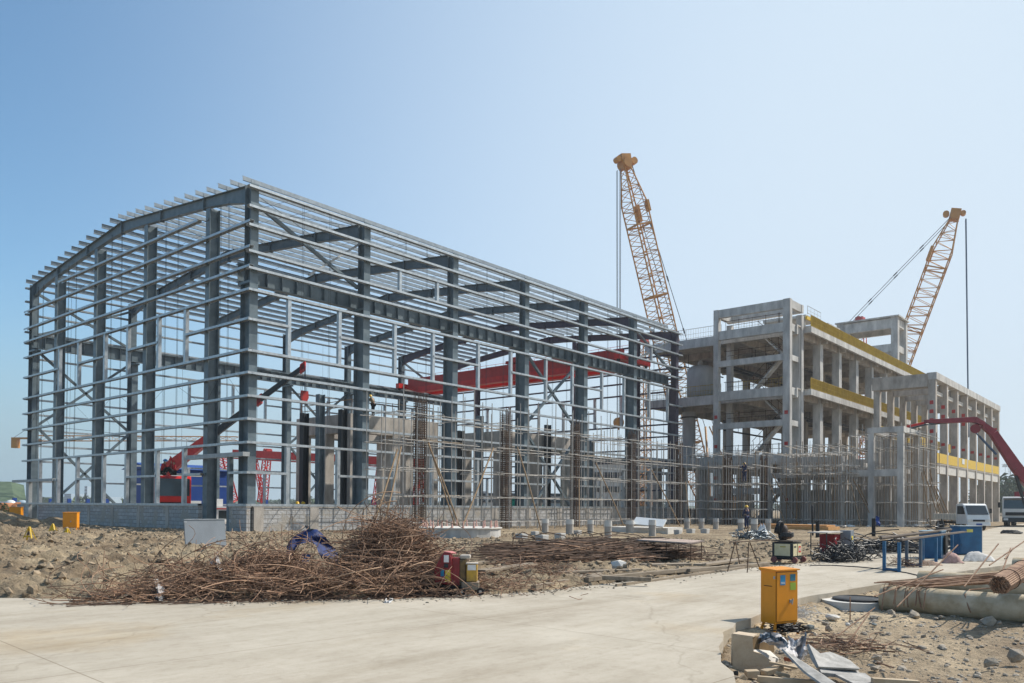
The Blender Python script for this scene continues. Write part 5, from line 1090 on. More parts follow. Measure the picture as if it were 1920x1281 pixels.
# ---------------------------------------------------------------- welding cart, red toolbox, hoses
def lbox(name, m_, par, c, rz, d, z0, bv=0, **k):
    return obj(name, MB().cbox(V(c)+V((0, 0, z0+d[2]/2)), d, Matrix.Rotation(rz, 3, 'Z')), m_, par, bevel=bv, **k)
c = at(1483, 1056, z=0)+V(fw)*.35; c.z = 0; t = thing('welding_cart', 'cream and black welding set on a wheeled cart piled with hoses', 'welding cart', c); az = 0.0
ca = -.02
lbox('frame', black, t, c, ca, (.66, .62, .05), .09, .01); bd = lbox('cabinet', steel_dk, t, c, ca, (.62, .58, .42), .145, .01)
for i, (ox, oy, dx, dy) in enumerate(((-.315, 0, .008, .44), (.02-.16, -.295, .27, .008), (.02+.16, -.295, .27, .008))):
    obj('cream_panel', MB().cbox(c+V((ox, oy, .36)), (dx, dy, .33)), cream, bd)
obj('red_emblem', MB().cbox(c+V((.18, -.301, .37)), (.16, .004, .17)), red, bd); obj('emblem_centre', MB().cbox(c+V((.18, -.304, .37)), (.08, .004, .09)), white, bd)
obj('dark_lettering', MB().box(c.x-.24, c.x-.20, c.y-.302, c.y-.2995, .42, .47).box(c.x-.18, c.x-.14, c.y-.302, c.y-.2995, .42, .47).box(c.x-.12, c.x-.08, c.y-.302, c.y-.2995, .42, .47), steel_dk, bd)
obj('olive_mark', MB().box(c.x-.3205, c.x-.3195, c.y-.10, c.y+.06, .43, .46), mat('olive_print', (.35, .30, .06), .6), bd)
redw = mat('dusty_red_wheel', (.25, .09, .08), .7)
for x, y in ((-.36, .22), (-.3, -.34), (.33, -.34), (.3, .34)): obj('wheel', MB().tube([c+V((x-.02, y, .085)), c+V((x+.03, y, .085))], .085, 16), redw, t)
obj('top_tray', MB().cbox(c+V((0, 0, .60)), (.68, .62, .03)), wood_dk, t)
def coil(c, r, h_, turns, m_, par, nm='hose_coil', axis='Z', rr=.018, wob=.03, lb=None):
    q = []; n_ = turns*18; rot = Matrix.Identity(3) if axis == 'Z' else Matrix.Rotation(R(90), 3, 'X')
    for i in range(n_+1):
        a = i/18*6.283; f_ = r*(1-.22*random.random()*wob*10); q.append(V(c)+rot@V((math.cos(a)*f_, math.sin(a)*f_, h_*i/n_+random.uniform(-wob, wob)*.3)))
    return obj(nm, MB().tube(q, rr, 6), m_, par)
coil(c+V((-.05, 0, .72)), .2, .1, 6, cable, t); coil(c+V((-.12, .15, .95)), .2, .06, 5, cable, t, axis='X'); 
obj('gas_bottle_cap', MB().lathe(c+V((.0, .1, .62)), [(.1, 0), (.13, .15), (.13, .3), (.1, .4), (.01, .44)], 14), mat('grimy_brown', (.07, .05, .04), .7), t, smooth=True)
obj('welding_hood', MB().cbox(c+V((-.05, .2, .95)), (.32, .2, .3), Euler((.3, .2, .4)).to_matrix()).cyl(c+V((-.2, .1, .65)), .05, .5, 8, axis=(.3, .2, .9)), black, t, bevel=.05)
obj('cable_drum', (lambda m: [m.tube([c+V((.15+.09*k, .2, .74)), c+V((.18+.09*k, .2, .74))], .11+.01*(k % 2), 14) for k in range(7)] and m)(MB()), mat('striped_hose', (.20, .12, .07), .7, 0, .5, 20, island=.5), t)
c5 = at(1556, 1040, z=0); t = thing('red_toolbox_table', 'dark work table with a red toolbox beneath it behind the black hoses', 'work table', c5)
for x in (-.9, .55):
    for y in (-.2, .3): obj('leg', MB().tube([c5+V((x, y, 0)), c5+V((x, y, .72))], .02, 5), steel_dk, t)
obj('table_top', MB().cbox(c5+V((-.15, .05, .74)), (1.7, .65, .03)), ply, t); obj('red_box', MB().cbox(c5+V((.15, .05, .36)), (.55, .5, .62)), mat('deep_red_box', (.22, .01, .015), .5), t, bevel=.01); obj('grey_box', MB().cbox(c5+V((.62, -.35, .42)), (.34, .34, .75)), greyp, t, bevel=.01); obj('yellow_label', MB().cbox(c5+V((.60, -.523, .55)), (.16, .004, .13)), mat('label_yellow', (.65, .5, .05), .5), t)
def place_hose(px0, py0, px1, py1, sp, h_):
    a, b = at(px0, py0, z=0), at(px1, py1, z=0)
    def f_():
        k = rng.random(); p_ = a.lerp(b, k); return (p_.x+rng.normal(0, sp), p_.y+rng.normal(0, sp), .03+h_*rng.random()*math.exp(-((k-.5)/.4)**2)), None
    return f_
tag(obj('hose_heap', wires(380, place_hose(1558, 1054, 1600, 1050, .30, .5), r=(.008, .015), ln=(.2, .8), curl=5, loops=.5, flat=1.6), cable, off=at(1575, 1052, z=0)), 'bushy heap of black cables on the road right of the welding cart', 'cable heap', kind='stuff')
tag(obj('hose_heap', wires(170, place_hose(1600, 1032, 1710, 1034, .5, .22), r=(.012, .022), ln=(1.2, 3.5), curl=.5, loops=.05, flat=.3), cable, off=at(1650, 1033, z=0)), 'long low heap of black hoses behind the blue trestle', 'cable heap', kind='stuff')
tag(obj('metal_scrap_heap', wires(200, place_hose(1385, 1010, 1435, 1012, .35, .5), r=(.014, .028), ln=(.15, .45), curl=.6, loops=0, flat=2), mat('blue_grey_clamps', (.12, .15, .17), .5, .3, .3, 8, island=.4), off=at(1410, 1012, z=0)), 'grey heap of steel clamps behind the rebar trestle', 'clamp heap', kind='stuff')
c = at(1429, 1008, z=0); tag(obj('white_sack', crumple(lambda u, v: c+e*((u-.5)*.8*(1-.75*v))+g*(.3*math.sin(u*3.1))*(1-v)*-1+V((0, 0, .05+.62*v*(1+.15*math.sin(u*9)))), 10, 8, .02, 9), plast_w, off=c), 'white peaked sack beside the grey clamp heap', 'sack')
c = at(1897, 1001, z=0.0); t = thing('hose_coil', 'flat coil of black hose on the road before the pump truck', 'hose coil', c); 
for k in range(3): coil(c+V((.1*k-.1, .05*k, .04+.06*k)), .62-.1*k, .06, 4, cable, t, 'coil', rr=.028, wob=.06)
tag(obj('power_cable', MB().tube([at(x, y, z=.0)+V((0, 0, .012)) for x, y in ((1519, 1061), (1560, 1061), (1610, 1064), (1660, 1069), (1700, 1075), (1730, 1082), (1760, 1084))], .014, 6), cable, off=at(1519, 1061, z=0)), 'single black cable lying across the concrete road', 'cable')
# ---------------------------------------------------------------- blue trestles and cabinets
t = thing('blue_trestle', 'blue steel pipe trestle with timber on top beside the road', 'trestle', at(1690, 1065, z=0))
for x, y, tp_ in ((1658, 1070, .72), (1686, 1073, .72), (1730, 1058, .70), (1755, 1058, .72), (1700, 1062, .72), (1726, 1064, .72), (1785, 1045, .72)):
    p = at(x, y, z=0); obj('leg', MB().box(p.x-.035, p.x+.035, p.y-.035, p.y+.035, 0, tp_), blue if x not in (1700, 1726) else mat('dull_steel_leg', (.07, .10, .14), .6), t)
for a, b in (((1658, 1070), (1686, 1073)), ((1700, 1062), (1726, 1064)), ((1730, 1058), (1755, 1058))): obj('foot_bar', MB().beam(at(*a, z=0)+V((0, 0, .05)), at(*b, z=0)+V((0, 0, .05)), .05, .05), blue, t)
tag(obj('long_pipe', MB().tube([at(1658, 1070, z=0)+V((-.3, 0, .80)), at(1785, 1045, z=0)+V((.8, .2, .86))], .04, 8).beam(at(1686, 1073, z=0)+V((0, 0, .77)), at(1785, 1045, z=0)+V((.8, -.2, .80)), .14, .04), wood_dk, off=at(1690, 1065, z=0)), 'dark pipe and plank resting along the top of the blue trestle', 'pipe')
c = at(1758, 1047, z=0)+V(fw)*.3; t = thing('blue_drum_cabinet', 'small blue steel cabinet left of the tall blue cabinet', 'cabinet', c); lbox('body', blue, t, c, 0.05, (.8, .62, .82), 0, .015); lbox('lid', mat('pale_blue_lid', (.25, .38, .47), .5), t, c, 0.05, (.84, .66, .02), .825); lbox('dark_side', black, t, c+V((.1, -.36, 0)), .05, (.4, .04, .6), .1)
c = at(1824, 1041, z=0)+V(fw)*.4; t = thing('blue_tool_cabinet', 'tall blue steel tool cabinet with a yellow label in front of the white truck', 'cabinet', c); rz_ = YAW-R(90)+R(6)
Mx = Matrix.Rotation(rz_, 3, 'Z')
bd = lbox('body', blue, t, c, rz_, (.80, .5, .92), 0.02, .012); lbox('lid', mat('pale_top', (.35, .42, .46), .6), t, c, rz_, (.83, .53, .02), .945)
obj('panel_lower', MB().cbox(c+Mx@V((0, -.256, .30)), (.72, .01, .48), Mx), blue, bd); obj('panel_upper', MB().cbox(c+Mx@V((0, -.256, .74)), (.72, .01, .32), Mx), blue, bd)
obj('label', MB().cbox(c+Mx@V((-.05, -.264, .80)), (.22, .004, .10), Mx), mat('label_yellow2', (.62, .55, .12), .5), bd); obj('side_plate', MB().cbox(c+Mx@V((.41, 0, .47)), (.015, .48, .88), Mx), conc_lt, bd)
for sx in (-.33, .33): obj('foot', MB().cbox(c+Mx@V((sx, 0, .01)), (.08, .5, .02), Mx), black, t)
# ---------------------------------------------------------------- concrete pipes and rebar on them
pd = V((-.045, -1, 0)).normalized()
def cpipe(st, L_, r_, lb):
    t = thing('concrete_pipe', lb, 'concrete pipe', (st.x, st.y, -.2), group='stained concrete pipes'); st = V((st.x, st.y, -.21+r_)); n_ = 40
    s_ = V((-pd.y, pd.x, 0)); ring = lambda p, rr: [p+s_*rr*math.cos(6.283*j/n_)+V((0, 0, rr*math.sin(6.283*j/n_))) for j in range(n_)]
    vs = ring(st, r_*.8)+ring(st, r_)+ring(st+pd*L_*.2, r_)+ring(st+pd*L_, r_)+ring(st+pd*L_, r_*.8); m = MB()
    m.add(vs, [(k*n_+j, k*n_+(j+1) % n_, (k+1)*n_+(j+1) % n_, (k+1)*n_+j) for k in range(4) for j in range(n_)]); m.add(ring(st, r_*.8)+ring(st+pd*L_, r_*.8), [(j, n_+j, n_+(j+1) % n_, (j+1) % n_) for j in range(n_)])
    obj('barrel', m, pipe_m, t); return t
P1 = at(1648, 1146, z=-.2)+V((.22, 0, 0)); cpipe(P1, 4.6, .215, 'nearest stained concrete pipe lying on the soil under the rusty bars')
P2 = at(1705, 1106, z=-.2)-V((0, .2, 0)); cpipe(P2, 6.0, .215, 'middle stained concrete pipe half hidden behind the nearest one')
P3 = at(1884, 1078, z=-.2)-V((0, .2, 0)); cpipe(P3, 4.6, .24, 'farthest stained concrete pipe at the right picture edge')
fan = thing('fanned_rebar', 'fan of long rusty reinforcing bars lying across the concrete pipes', 'rebar bars', P1)
top1 = -.21+.43
for k in range(34):
    a = V((P1.x+rng.uniform(-.25, .25), P1.y-rng.uniform(-.15, .75), top1+rng.uniform(.015, .06))); ang = rng.normal(0, .07)
    d = V((.80+ang, -.62+rng.normal(0, .10), .0)).normalized(); L_ = rng.uniform(2.3, 4.6); b = a+d*L_+V((0, 0, rng.uniform(.0, .26))); mid_ = a.lerp(b, .5)+V((0, 0, rng.uniform(-.02, .05)))
    q = [a, mid_, b]
    if k % 3 == 0: q = [a+V((-.12, .02, -.30-.1*rng.random())), a+V((-.09, .0, -.08))]+q
    obj('bar', MB().tube(q, rng.uniform(.007, .012), 6), rust, fan)
for a, b in (((1682, 1138), (1796, 1022)), ((1808, 1100), (1872, 1020)), ((1878, 1075), (1895, 1028)), ((1855, 1060), (1922, 1014)), ((1640, 1118), (1768, 1068)), ((1884, 1048), (1900, 1028))):
    p0 = far(*a, 12.2); p1_ = far(*b, 13.3); 
    if p0.z < -.15: p0.z = -.15
    obj('bar', MB().tube([p0, p1_], .011, 6), rust, fan)
for k, px in enumerate((1673, 1690, 1697, 1703, 1768)):
    p0 = V((P1.x-.02, P1.y-.12-.17*k-(.5 if k == 4 else 0), top1+.015)); obj('hooked_bar', MB().tube([p0+V((.5, -.3, .02)), p0, p0+V((-.19, .03, -.07)), p0+V((-.275, .04-.02*k, -.26)), p0+V((-.28, .05-.03*k, -.42 if k in (0, 1) else -.33))], .0105, 6), rust, fan)
bun = thing('rebar_bundle', 'round tied bundle of thick rusty bars resting on the pipes at the right edge', 'rebar bundle', far(1875, 1097, 11.2)); c = far(1874, 1097, 11.3); d = (far(1930, 1062, 12.6)-c).normalized(); s_ = d.cross(V((0, 0, 1))).normalized(); u_ = s_.cross(d)
for i in range(-5, 6):
    for j in range(-5, 6):
        x = (i+.5*(j % 2))*.0262; y = j*.0228
        if x*x+y*y > .135**2: continue
        o_ = d*rng.uniform(-.03, .03); obj('bar', MB().tube([c+s_*x+u_*y+o_, c+s_*x+u_*y+d*3.0], .0125, 6), rust, bun)
for f_ in (.5, 1.4): p = c+d*f_; obj('tie_wire', MB().tube([p+s_*.15*math.cos(a)+u_*.15*math.sin(a) for a in np.linspace(0, 6.283, 20)], .006, 4), rust_dk, bun)
# manhole
c = at(1600, 1129, z=-.12); t = thing('manhole', 'round black manhole cover on a white concrete ring', 'manhole', c); obj('ring', MB().tube([V((c.x, c.y, -.22)), V((c.x, c.y, -.085))], .52, 32), conc_lt, t); cv = obj('cover', MB().lathe(V((c.x+.06, c.y-.06, -.084)), [(.42, 0), (.42, .035), (.37, .05), (.36, .035), (.01, .035)], 32), mat('cast_iron', (.03, .03, .032), .5, .3, .2, 8), t)
# kerb edge, rubble, box fragment, boards
def rock(px, py, s_, lb, m_=stone, z=-.19, flat=.75, jag=.24):
    s_ *= .68; p = at(px, py, z=z); m = rock_mesh(1, [(p.x, p.y, z+s_*.18)], [s_], flat, jag*1.3); tag(obj('stone', m, m_, off=p, bevel=s_*.06), lb, 'stone', 'loose stones on the bare earth')
st_gb = mat('blue_grey_stone', (.11, .14, .15), .85, 0, .3, 6, .01, 20, col2=(.22, .25, .25))
for a in ((1517, 1178, .13, 'blue grey angular stone right of the orange cabinet', st_gb), (1553, 1180, .10, 'pale jagged stone in the middle of the bare earth', stone), (1672, 1152, .12, 'pale stone leaning on the nearest pipe end', stone), (1715, 1156, .17, 'long pale stone at the foot of the nearest pipe', stone), (1853, 1166, .16, 'rounded pale stone before the nearest pipe, near the right edge', stone), (1873, 1170, .08, 'small grey stone next to the rounded pale one', stone), (1639, 1172, .06, 'small blue stone below the pipe end', st_gb), (1590, 1172, .07, 'white chalky stone beside the leaning rusty bar', conc_lt),
          (1645, 1235, .09, 'dark stone in the lower middle of the bare earth', stone), (1855, 1245, .10, 'dark angular stone low at the right', stone), (1905, 1235, .17, 'big grey stone cut by the right picture edge', stone), (1812, 1240, .07, 'small brown stone low in the bare earth', stone), (1560, 1160, .16, 'long pale lump lying before the manhole', conc_lt), (1500, 1152, .18, 'broad pale concrete lump right of the orange cabinet', conc_lt), (1640, 1254, .07, 'small flat stone near the torn board', stone), (1765, 1158, .08, 'small pale stone in the shadow of the nearest pipe', stone)):
    rock(*a)
c = at(1372, 1262, z=-.2); kx = (c-V(CP)).dot(V(fw))/F
def BX_(px, py, y=0): return far(px, py, 8.3+y)
fr = thing('broken_concrete_box', 'broken tan concrete box end standing at the road corner', 'broken concrete', V((BX_(1410, 1255).x, BX_(1410, 1255).y, -.2)))
obj('front_face', MB().prism([BX_(1373, 1262), BX_(1374, 1190), BX_(1411, 1195), BX_(1413, 1222), BX_(1428, 1226), BX_(1445, 1238), BX_(1452, 1258)], V(fw)*.05), mat('tan_concrete', (.44, .33, .22), .9, 0, .15, 5, .01, 25, col2=(.56, .45, .32)), fr)
obj('top_rim', MB().prism([BX_(1373, 1190), BX_(1412, 1195.5), BX_(1420, 1191, .25), BX_(1385, 1186, .3)], (0, 0, .012)), mat('tan_rim', (.50, .40, .29), .9, 0, .15, 5, .006, 25), fr)
obj('back_face', MB().prism([BX_(1411, 1196, .1), BX_(1450, 1188, .5), BX_(1452, 1222, .5), BX_(1413, 1240, .1)], V(fw)*.04), mat('brown_board', (.17, .11, .05), .8, 0, .2, 5), fr)
obj('floor_piece', MB().prism([BX_(1412, 1224, .05), BX_(1440, 1222, .45), BX_(1460, 1240, .3), BX_(1440, 1262, .0)], (0, 0, .03)), conc_lt, fr)
pl = thing('plastic_sheeting', 'crumpled translucent plastic sheeting over the broken concrete box', 'plastic sheet', V((BX_(1460, 1230).x, BX_(1460, 1230).y, -.2)))
arc = [(1412, 1198), (1428, 1187), (1446, 1185), (1462, 1189), (1474, 1198), (1482, 1208)]
def pf(u, v):
    x = u*(len(arc)-1); i = min(int(x), len(arc)-2); f_ = x-i; px = arc[i][0]*(1-f_)+arc[i+1][0]*f_; py = arc[i][1]*(1-f_)+arc[i+1][1]*f_
    return BX_(px+(v*26)*(u-.1)+3*math.sin(v*8+u*5), py+v*46*(.25+.75*u), .25-.35*v*u+.05*math.sin(u*13+v*9))
obj('sheet', crumple(pf, 20, 16, .010, 31), plast, pl, smooth=True); obj('blue_grey_fold', crumple(lambda u, v: BX_(1425+52*u, 1187+16*u*u+9*v+3*math.sin(u*14), .02+.04*math.sin(u*20)), 22, 5, .008, 32), mat('grey_film', (.10, .14, .19), .3, 0, .4, 12), pl, smooth=True)
obj('inner_pouch', crumple(lambda u, v: BX_(1478+34*u, 1192+44*v+8*math.sin(u*4), .3-.2*v+.08*math.sin(u*8+v*7)), 12, 12, .012, 33), plast, pl, smooth=True)
obj('orange_scrap', crumple(lambda u, v: BX_(1470+20*u, 1233+7*v, -.03), 6, 3, .008, 34), mat('orange_film', (.5, .14, .06), .5), pl)
def sheet_board(lb, pts, th, m_, Z0=7.9, grp='torn formwork boards in the foreground', nm='formwork_board'):
    q = [far(px, py, Z0+dz) for px, py, dz in pts]; off = V((q[0].x, q[0].y, -.2)); n_ = (q[1]-q[0]).cross(q[2]-q[0]).normalized()
    if n_.z < 0: n_ = -n_
    m = MB().prism(q, -n_*th); tag(obj(nm, m, m_, off=off), lb, 'board', grp)
plyt = mat('cement_splashed_board', (.24, .23, .21), .85, 0, .2, 9, .004, 40, col2=(.44, .42, .39))
sheet_board('torn whitish formwork board on top of the stack, with a jagged far edge', [(1516, 1207, .35), (1538, 1225, .35), (1556, 1222, .5), (1575, 1229, .5), (1594, 1238, .4), (1608, 1250, .15), (1613, 1254, 0), (1535, 1250, 0), (1525, 1234, .15)], .03, plyt)
sheet_board('second whitish formwork board directly under the torn one', [(1530, 1240, .25), (1605, 1252, .2), (1617, 1268, -.1), (1540, 1261, -.1)], .035, plyt)
sheet_board('lowest whitish formwork board, its corner sticking out right', [(1550, 1256, .15), (1622, 1262, .1), (1646, 1281, -.3), (1600, 1281, -.3)], .025, plyt, 7.8)
sheet_board('narrow white edged board lying diagonally over the timbers', [(1467, 1216, .15), (1476, 1222, .2), (1530, 1256, 0), (1590, 1296, -.6), (1560, 1296, -.6), (1508, 1258, -.2)], .02, plyt, 7.75)
sheet_board('dark slanted strip just below the narrow diagonal board', [(1488, 1236, .1), (1500, 1240, .1), (1575, 1292, -.5), (1552, 1292, -.5)], .02, wood_dk, 7.7)
tanb = mat('tan_timber', (.36, .27, .17), .8, 0, .2, 5, .003, 30, col2=(.50, .40, .28))
def btim(a, b, w_, h_, lb, Za=7.8, Zb=7.8): p0, p1_ = far(*a, Za), far(*b, Zb); tag(obj('scrap_timber', MB().beam(p0, p1_, w_, h_), tanb, off=V((p0.x, p0.y, -.2)), bevel=.004), lb, 'scrap timber', 'scrap timbers in the foreground')
btim((1420, 1273), (1545, 1283), .05, .06, 'tan timber at the very bottom of the picture under the boards', 7.7, 7.6)
btim((1398, 1264), (1422, 1263), .10, .07, 'short tan block left end of the foreground timbers', 7.9, 7.9)
btim((1432, 1262), (1464, 1252), .09, .05, 'short pale timber offcut above the bottom timber', 7.9, 8.0)
btim((1442, 1242), (1495, 1253), .04, .02, 'thin tan lath in front of the plastic sheeting', 8.0, 7.9)
btim((1470, 1254), (1500, 1247), .12, .02, 'flat tan board piece under the diagonal board', 8.0, 8.1)
btim((1455, 1262), (1480, 1268), .05, .03, 'small grey brown offcut between the foreground timbers', 7.8, 7.8)
btim((1635, 1276), (1722, 1281), .06, .05, 'long pale timber half buried at the bottom right of the boards', 7.5, 7.5)
btim((1388, 1276), (1398, 1268), .05, .05, 'tiny pale block at the lower left of the foreground heap', 7.8, 7.8)
tag(obj('bent_metal_plate', crumple(lambda u, v: far(1360+24*u, 1272-14*u+10*v, 7.9)+V((0, 0, .02*math.sin(u*3))), 6, 4, .004, 41), steel_dk, off=far(1370, 1272, 7.9)), 'dark curled metal plate at the left end of the foreground heap', 'metal plate')
def place_fg(px, py, sx, h):
    c_ = at(px, py, z=-.17)
    def f_(): return (c_.x+rng.normal(0, sx), c_.y+rng.normal(0, sx), .02+h*rng.random()-.0), None
    return f_
m = wires(150, place_fg(1575, 1215, .28, .06), r=(.003, .006), ln=(.15, .6), curl=2.5, loops=.1, flat=.4); m.v = [(x, y, z-.17) for x, y, z in m.v]
tag(obj('wire_nest', m, rust, off=at(1575, 1215, z=-.17)), 'flat nest of rusty wire behind the torn formwork boards', 'wire heap', kind='stuff')
m = wires(60, place_fg(1500, 1165, .10, .15), r=(.003, .005), ln=(.15, .5), curl=1.0, loops=.0, flat=1.5); m.v = [(x, y, z-.17) for x, y, z in m.v]
tag(obj('cable_ends', m, conc_lt, off=at(1500, 1165, z=-.17)), 'pale cable ends hanging beside the orange cabinet', 'cables', kind='stuff')
m = wires(90, place_fg(1478, 1185, .12, .08), r=(.005, .009), ln=(.1, .4), curl=3.0, loops=.2, flat=.6); m.v = [(x, y, z-.17) for x, y, z in m.v]
tag(obj('cable_ends', m, cable, off=at(1478, 1185, z=-.17)), 'black cable ends on the soil under the orange cabinet', 'cables', kind='stuff')
for a, b, lb in (((1594, 1163), (1594, 1119), 'upright rusty stake driven into the soil before the pipe end'), ((1568, 1194), (1640, 1140), 'long rusty bar leaning from the soil up to the pipe end'), ((1597, 1196), (1630, 1150), 'second thin rusty bar leaning toward the pipe end'), ((1570, 1228), (1632, 1220), 'rusty bar lying flat over the nest of wire'), ((1645, 1242), (1675, 1252), 'short curved rusty bar on the bare earth')):
    p0 = at(*a, z=-.17); Z0 = (p0-V(CP)).dot(V(fw)); p1_ = far(*b, Z0+(0 if b[0] == a[0] else .5)); 
    if lb.startswith(('rusty bar', 'short')): p1_ = at(*b, z=-.14)
    tag(obj('rusty_bar', MB().tube([p0, p1_], .009, 6), rust, off=p0), lb, 'rusty bar', 'single rusty bars on the bare earth')
for k, (px, py, h_, lb) in enumerate(((1533, 1008, .9, 'thick black pipe stub standing in the soil behind the work table'), (1638, 1006, 1.0, 'black pipe stub with a blue rag standing right of the work table'), (1524, 1004, 1.7, 'thin tall leaning black pole behind the work table'))):
    p = at(px, py, z=0); t = thing('standing_pipe', lb, 'pipe', p, group='black pipes standing in the soil'); obj('tube', MB().tube([p-V((0, 0, .1)), p+V((-.12 if k == 2 else 0, 0, h_))], .10 if k < 2 else .05, 10), black, t)
    if k == 1: obj('blue_rag', crumple(lambda u, v: p+e*(.08+.22*u)+V((0, 0, h_*(1.1-.5*v)+.05*math.sin(u*5)))+g*(-.1+.05*math.sin(v*6)), 6, 8, .02, 44), blue_sh, t)
p = at(1518, 993, z=0); tag(obj('orange_plank_stack', MB().cbox(p+V((0, 1, .12)), (2.4, 5.5, .22)).cbox(p+V((.1, 1, .30)), (1.8, 5.0, .1)), mat('orange_board', (.50, .26, .09), .7, 0, .2, 3), off=p), 'low stack of orange formwork boards before the scaffold', 'board stack')
for k in range(10):
    px = rng.uniform(1480, 1780); p = at(px, 990, z=0)+V(fw)*rng.uniform(0, 6); tag(obj('rubble_heap', rock_mesh(9, [(p.x+rng.normal(0, .8), p.y+rng.normal(0, .8), .05) for _ in range(14)], rng.uniform(.1, .35, 14), .6, .3), conc_lt if k % 2 else stone, off=p), 'pale rubble and offcuts scattered along the foot of the scaffolds', 'rubble', 'rubble along the scaffold foot', kind='stuff')
# ---------------------------------------------------------------- vehicles
def wheel(par, c, r_, w_, ax=(0, 1, 0)):
    wv = obj('wheel', MB().tube([V(c)-V(ax)*w_/2, V(c)+V(ax)*w_/2], r_, 22), black, par, off=V((0, 0, 0)), bevel=.02); obj('rim', MB().tube([V(c)-V(ax)*(w_/2+.01), V(c)+V(ax)*(w_/2+.01)], r_*.55, 16), galv_dull, wv, off=V((0, 0, 0)))
O = V((0, 0, 0))
def light_truck(lb, loc, rz):
    t = thing('light_truck', lb, 'truck', loc, rz); o_ = lambda n, m, mt_, p=t, bv=0: obj(n, m, mt_, p, off=O, bevel=bv)
    prof = [(1.05, .45), (2.62, .45), (2.66, .75), (2.55, 1.12), (2.12, 1.88), (1.95, 1.97), (1.15, 1.97), (1.05, 1.9)]
    cab = o_('cab', MB().prism([(x, -.84, z) for x, z in prof][::-1], (0, 1.68, 0)), white, bv=.05)
    o_('windscreen', MB().prism([(2.545, -.74, 1.17), (2.545, .74, 1.17), (2.165, .70, 1.82), (2.165, -.70, 1.82)], (.025, 0, .012)), glass, cab)
    for s_ in (-1, 1):
        o_('side_window', MB().prism([(1.3, s_*.845, 1.2), (2.38, s_*.845, 1.2), (2.1, s_*.845, 1.8), (1.3, s_*.845, 1.8)], (0, s_*.008, 0)), glass, cab)
        o_('door_line', MB().box(1.24, 1.255, min(s_*.842, s_*.846), max(s_*.842, s_*.846), .6, 1.85), steel_dk, cab)
        o_('headlight', MB().cbox((2.655, s_*.62, .76), (.04, .3, .16)), mat('lamp_glass%d' % s_, (.6, .6, .58), .15, spec=.9), cab)
        m = o_('mirror', MB().cbox((2.35, s_*1.0, 1.45), (.06, .16, .34)).tube([(2.3, s_*.84, 1.6), (2.35, s_*1.0, 1.6)], .015, 5), black, cab)
    o_('grille', MB().cbox((2.665, 0, .74), (.02, .85, .14)), black, cab); o_('bumper', MB().cbox((2.62, 0, .47), (.14, 1.66, .2)), white, cab, .02); o_('wiper', MB().tube([(2.56, -.4, 1.19), (2.36, .1, 1.52)], .01, 4), black, cab); o_('plate', MB().cbox((2.70, 0, .47), (.01, .42, .12)), blue_sh, cab)
    bed = o_('cargo_bed', MB().cbox((-.75, 0, .80), (3.4, 1.8, .08)).cbox((-.75, -.88, 1.02), (3.4, .04, .38)).cbox((-.75, .88, 1.02), (3.4, .04, .38)).cbox((.93, 0, 1.05), (.05, 1.78, .44)).cbox((-2.43, 0, 1.02), (.04, 1.78, .38)), mat('cream_white', (.58, .55, .47), .5), bv=.01)
    for k in range(8): o_('stake_rib', MB().box(-2.3+k*.43, -2.24+k*.43, -.905, -.90, .85, 1.2), galv_dull, bed)
    o_('chassis', MB().cbox((0, 0, .55), (4.8, .8, .16)), black)
    for x in (1.75, -1.5):
        for s_ in (-1, 1): wheel(t, (x, s_*.72, .34), .34, .2 if x > 0 else .34)
    return t
p = onz(1800, 61); light_truck('white light flatbed truck parked behind the blue tool cabinet', p, R(218))
def pump_truck(lb, loc, rz):
    t = thing('concrete_pump_truck', lb, 'pump truck', loc, rz); o_ = lambda n, m, mt_, p=t, bv=0: obj(n, m, mt_, p, off=O, bevel=bv)
    cab = o_('cab', MB().prism([(x, -1.22, z) for x, z in ((0, .75), (2.1, .75), (2.2, 1.6), (2.1, 2.55), (1.8, 2.78), (0, 2.8))][::-1], (0, 2.44, 0)), white, bv=.06)
    o_('windscreen', MB().prism([(2.205, -1.1, 1.66), (2.205, 1.1, 1.66), (2.115, 1.08, 2.48), (2.115, -1.08, 2.48)], (.02, 0, 0)), glass, cab); o_('grille', MB().cbox((2.2, 0, 1.18), (.05, 1.9, .3)), black, cab); o_('sun_visor', MB().cbox((2.25, 0, 2.58), (.3, 2.2, .1)), black, cab)
    o_('bumper', MB().cbox((2.2, 0, .62), (.3, 2.4, .42)), steel_dk, cab, .03)
    for s_ in (-1, 1): o_('headlight', MB().cbox((2.36, s_*.9, .68), (.04, .36, .2)), st_white, cab); o_('side_window', MB().prism([(.6, s_*1.225, 1.7), (1.9, s_*1.225, 1.7), (1.85, s_*1.225, 2.4), (.6, s_*1.225, 2.4)], (0, s_*.01, 0)), glass, cab); o_('mirror', MB().cbox((2.2, s_*1.45, 2.0), (.08, .2, .5)), black, cab)
    o_('chassis', MB().cbox((-3.6, 0, .95), (8.5, 1.0, .4)), steel_dk); o_('deck', MB().cbox((-3.8, 0, 1.3), (7.6, 2.4, .25)), crim); tu = o_('turret', MB().cyl((-1.4, 0, 1.43), .8, 1.2, 18).cbox((-1.4, 0, 2.9), (1.2, 1.0, .8)), crim); o_('hopper', MB().cbox((-7.6, 0, 1.6), (1.2, 1.6, .9)), crim)
    for x in (1.1, -.6, -5.4, -6.6):
        for s_ in (-1, 1): wheel(t, (x, s_*1.0, .5), .5, .32)
    return t
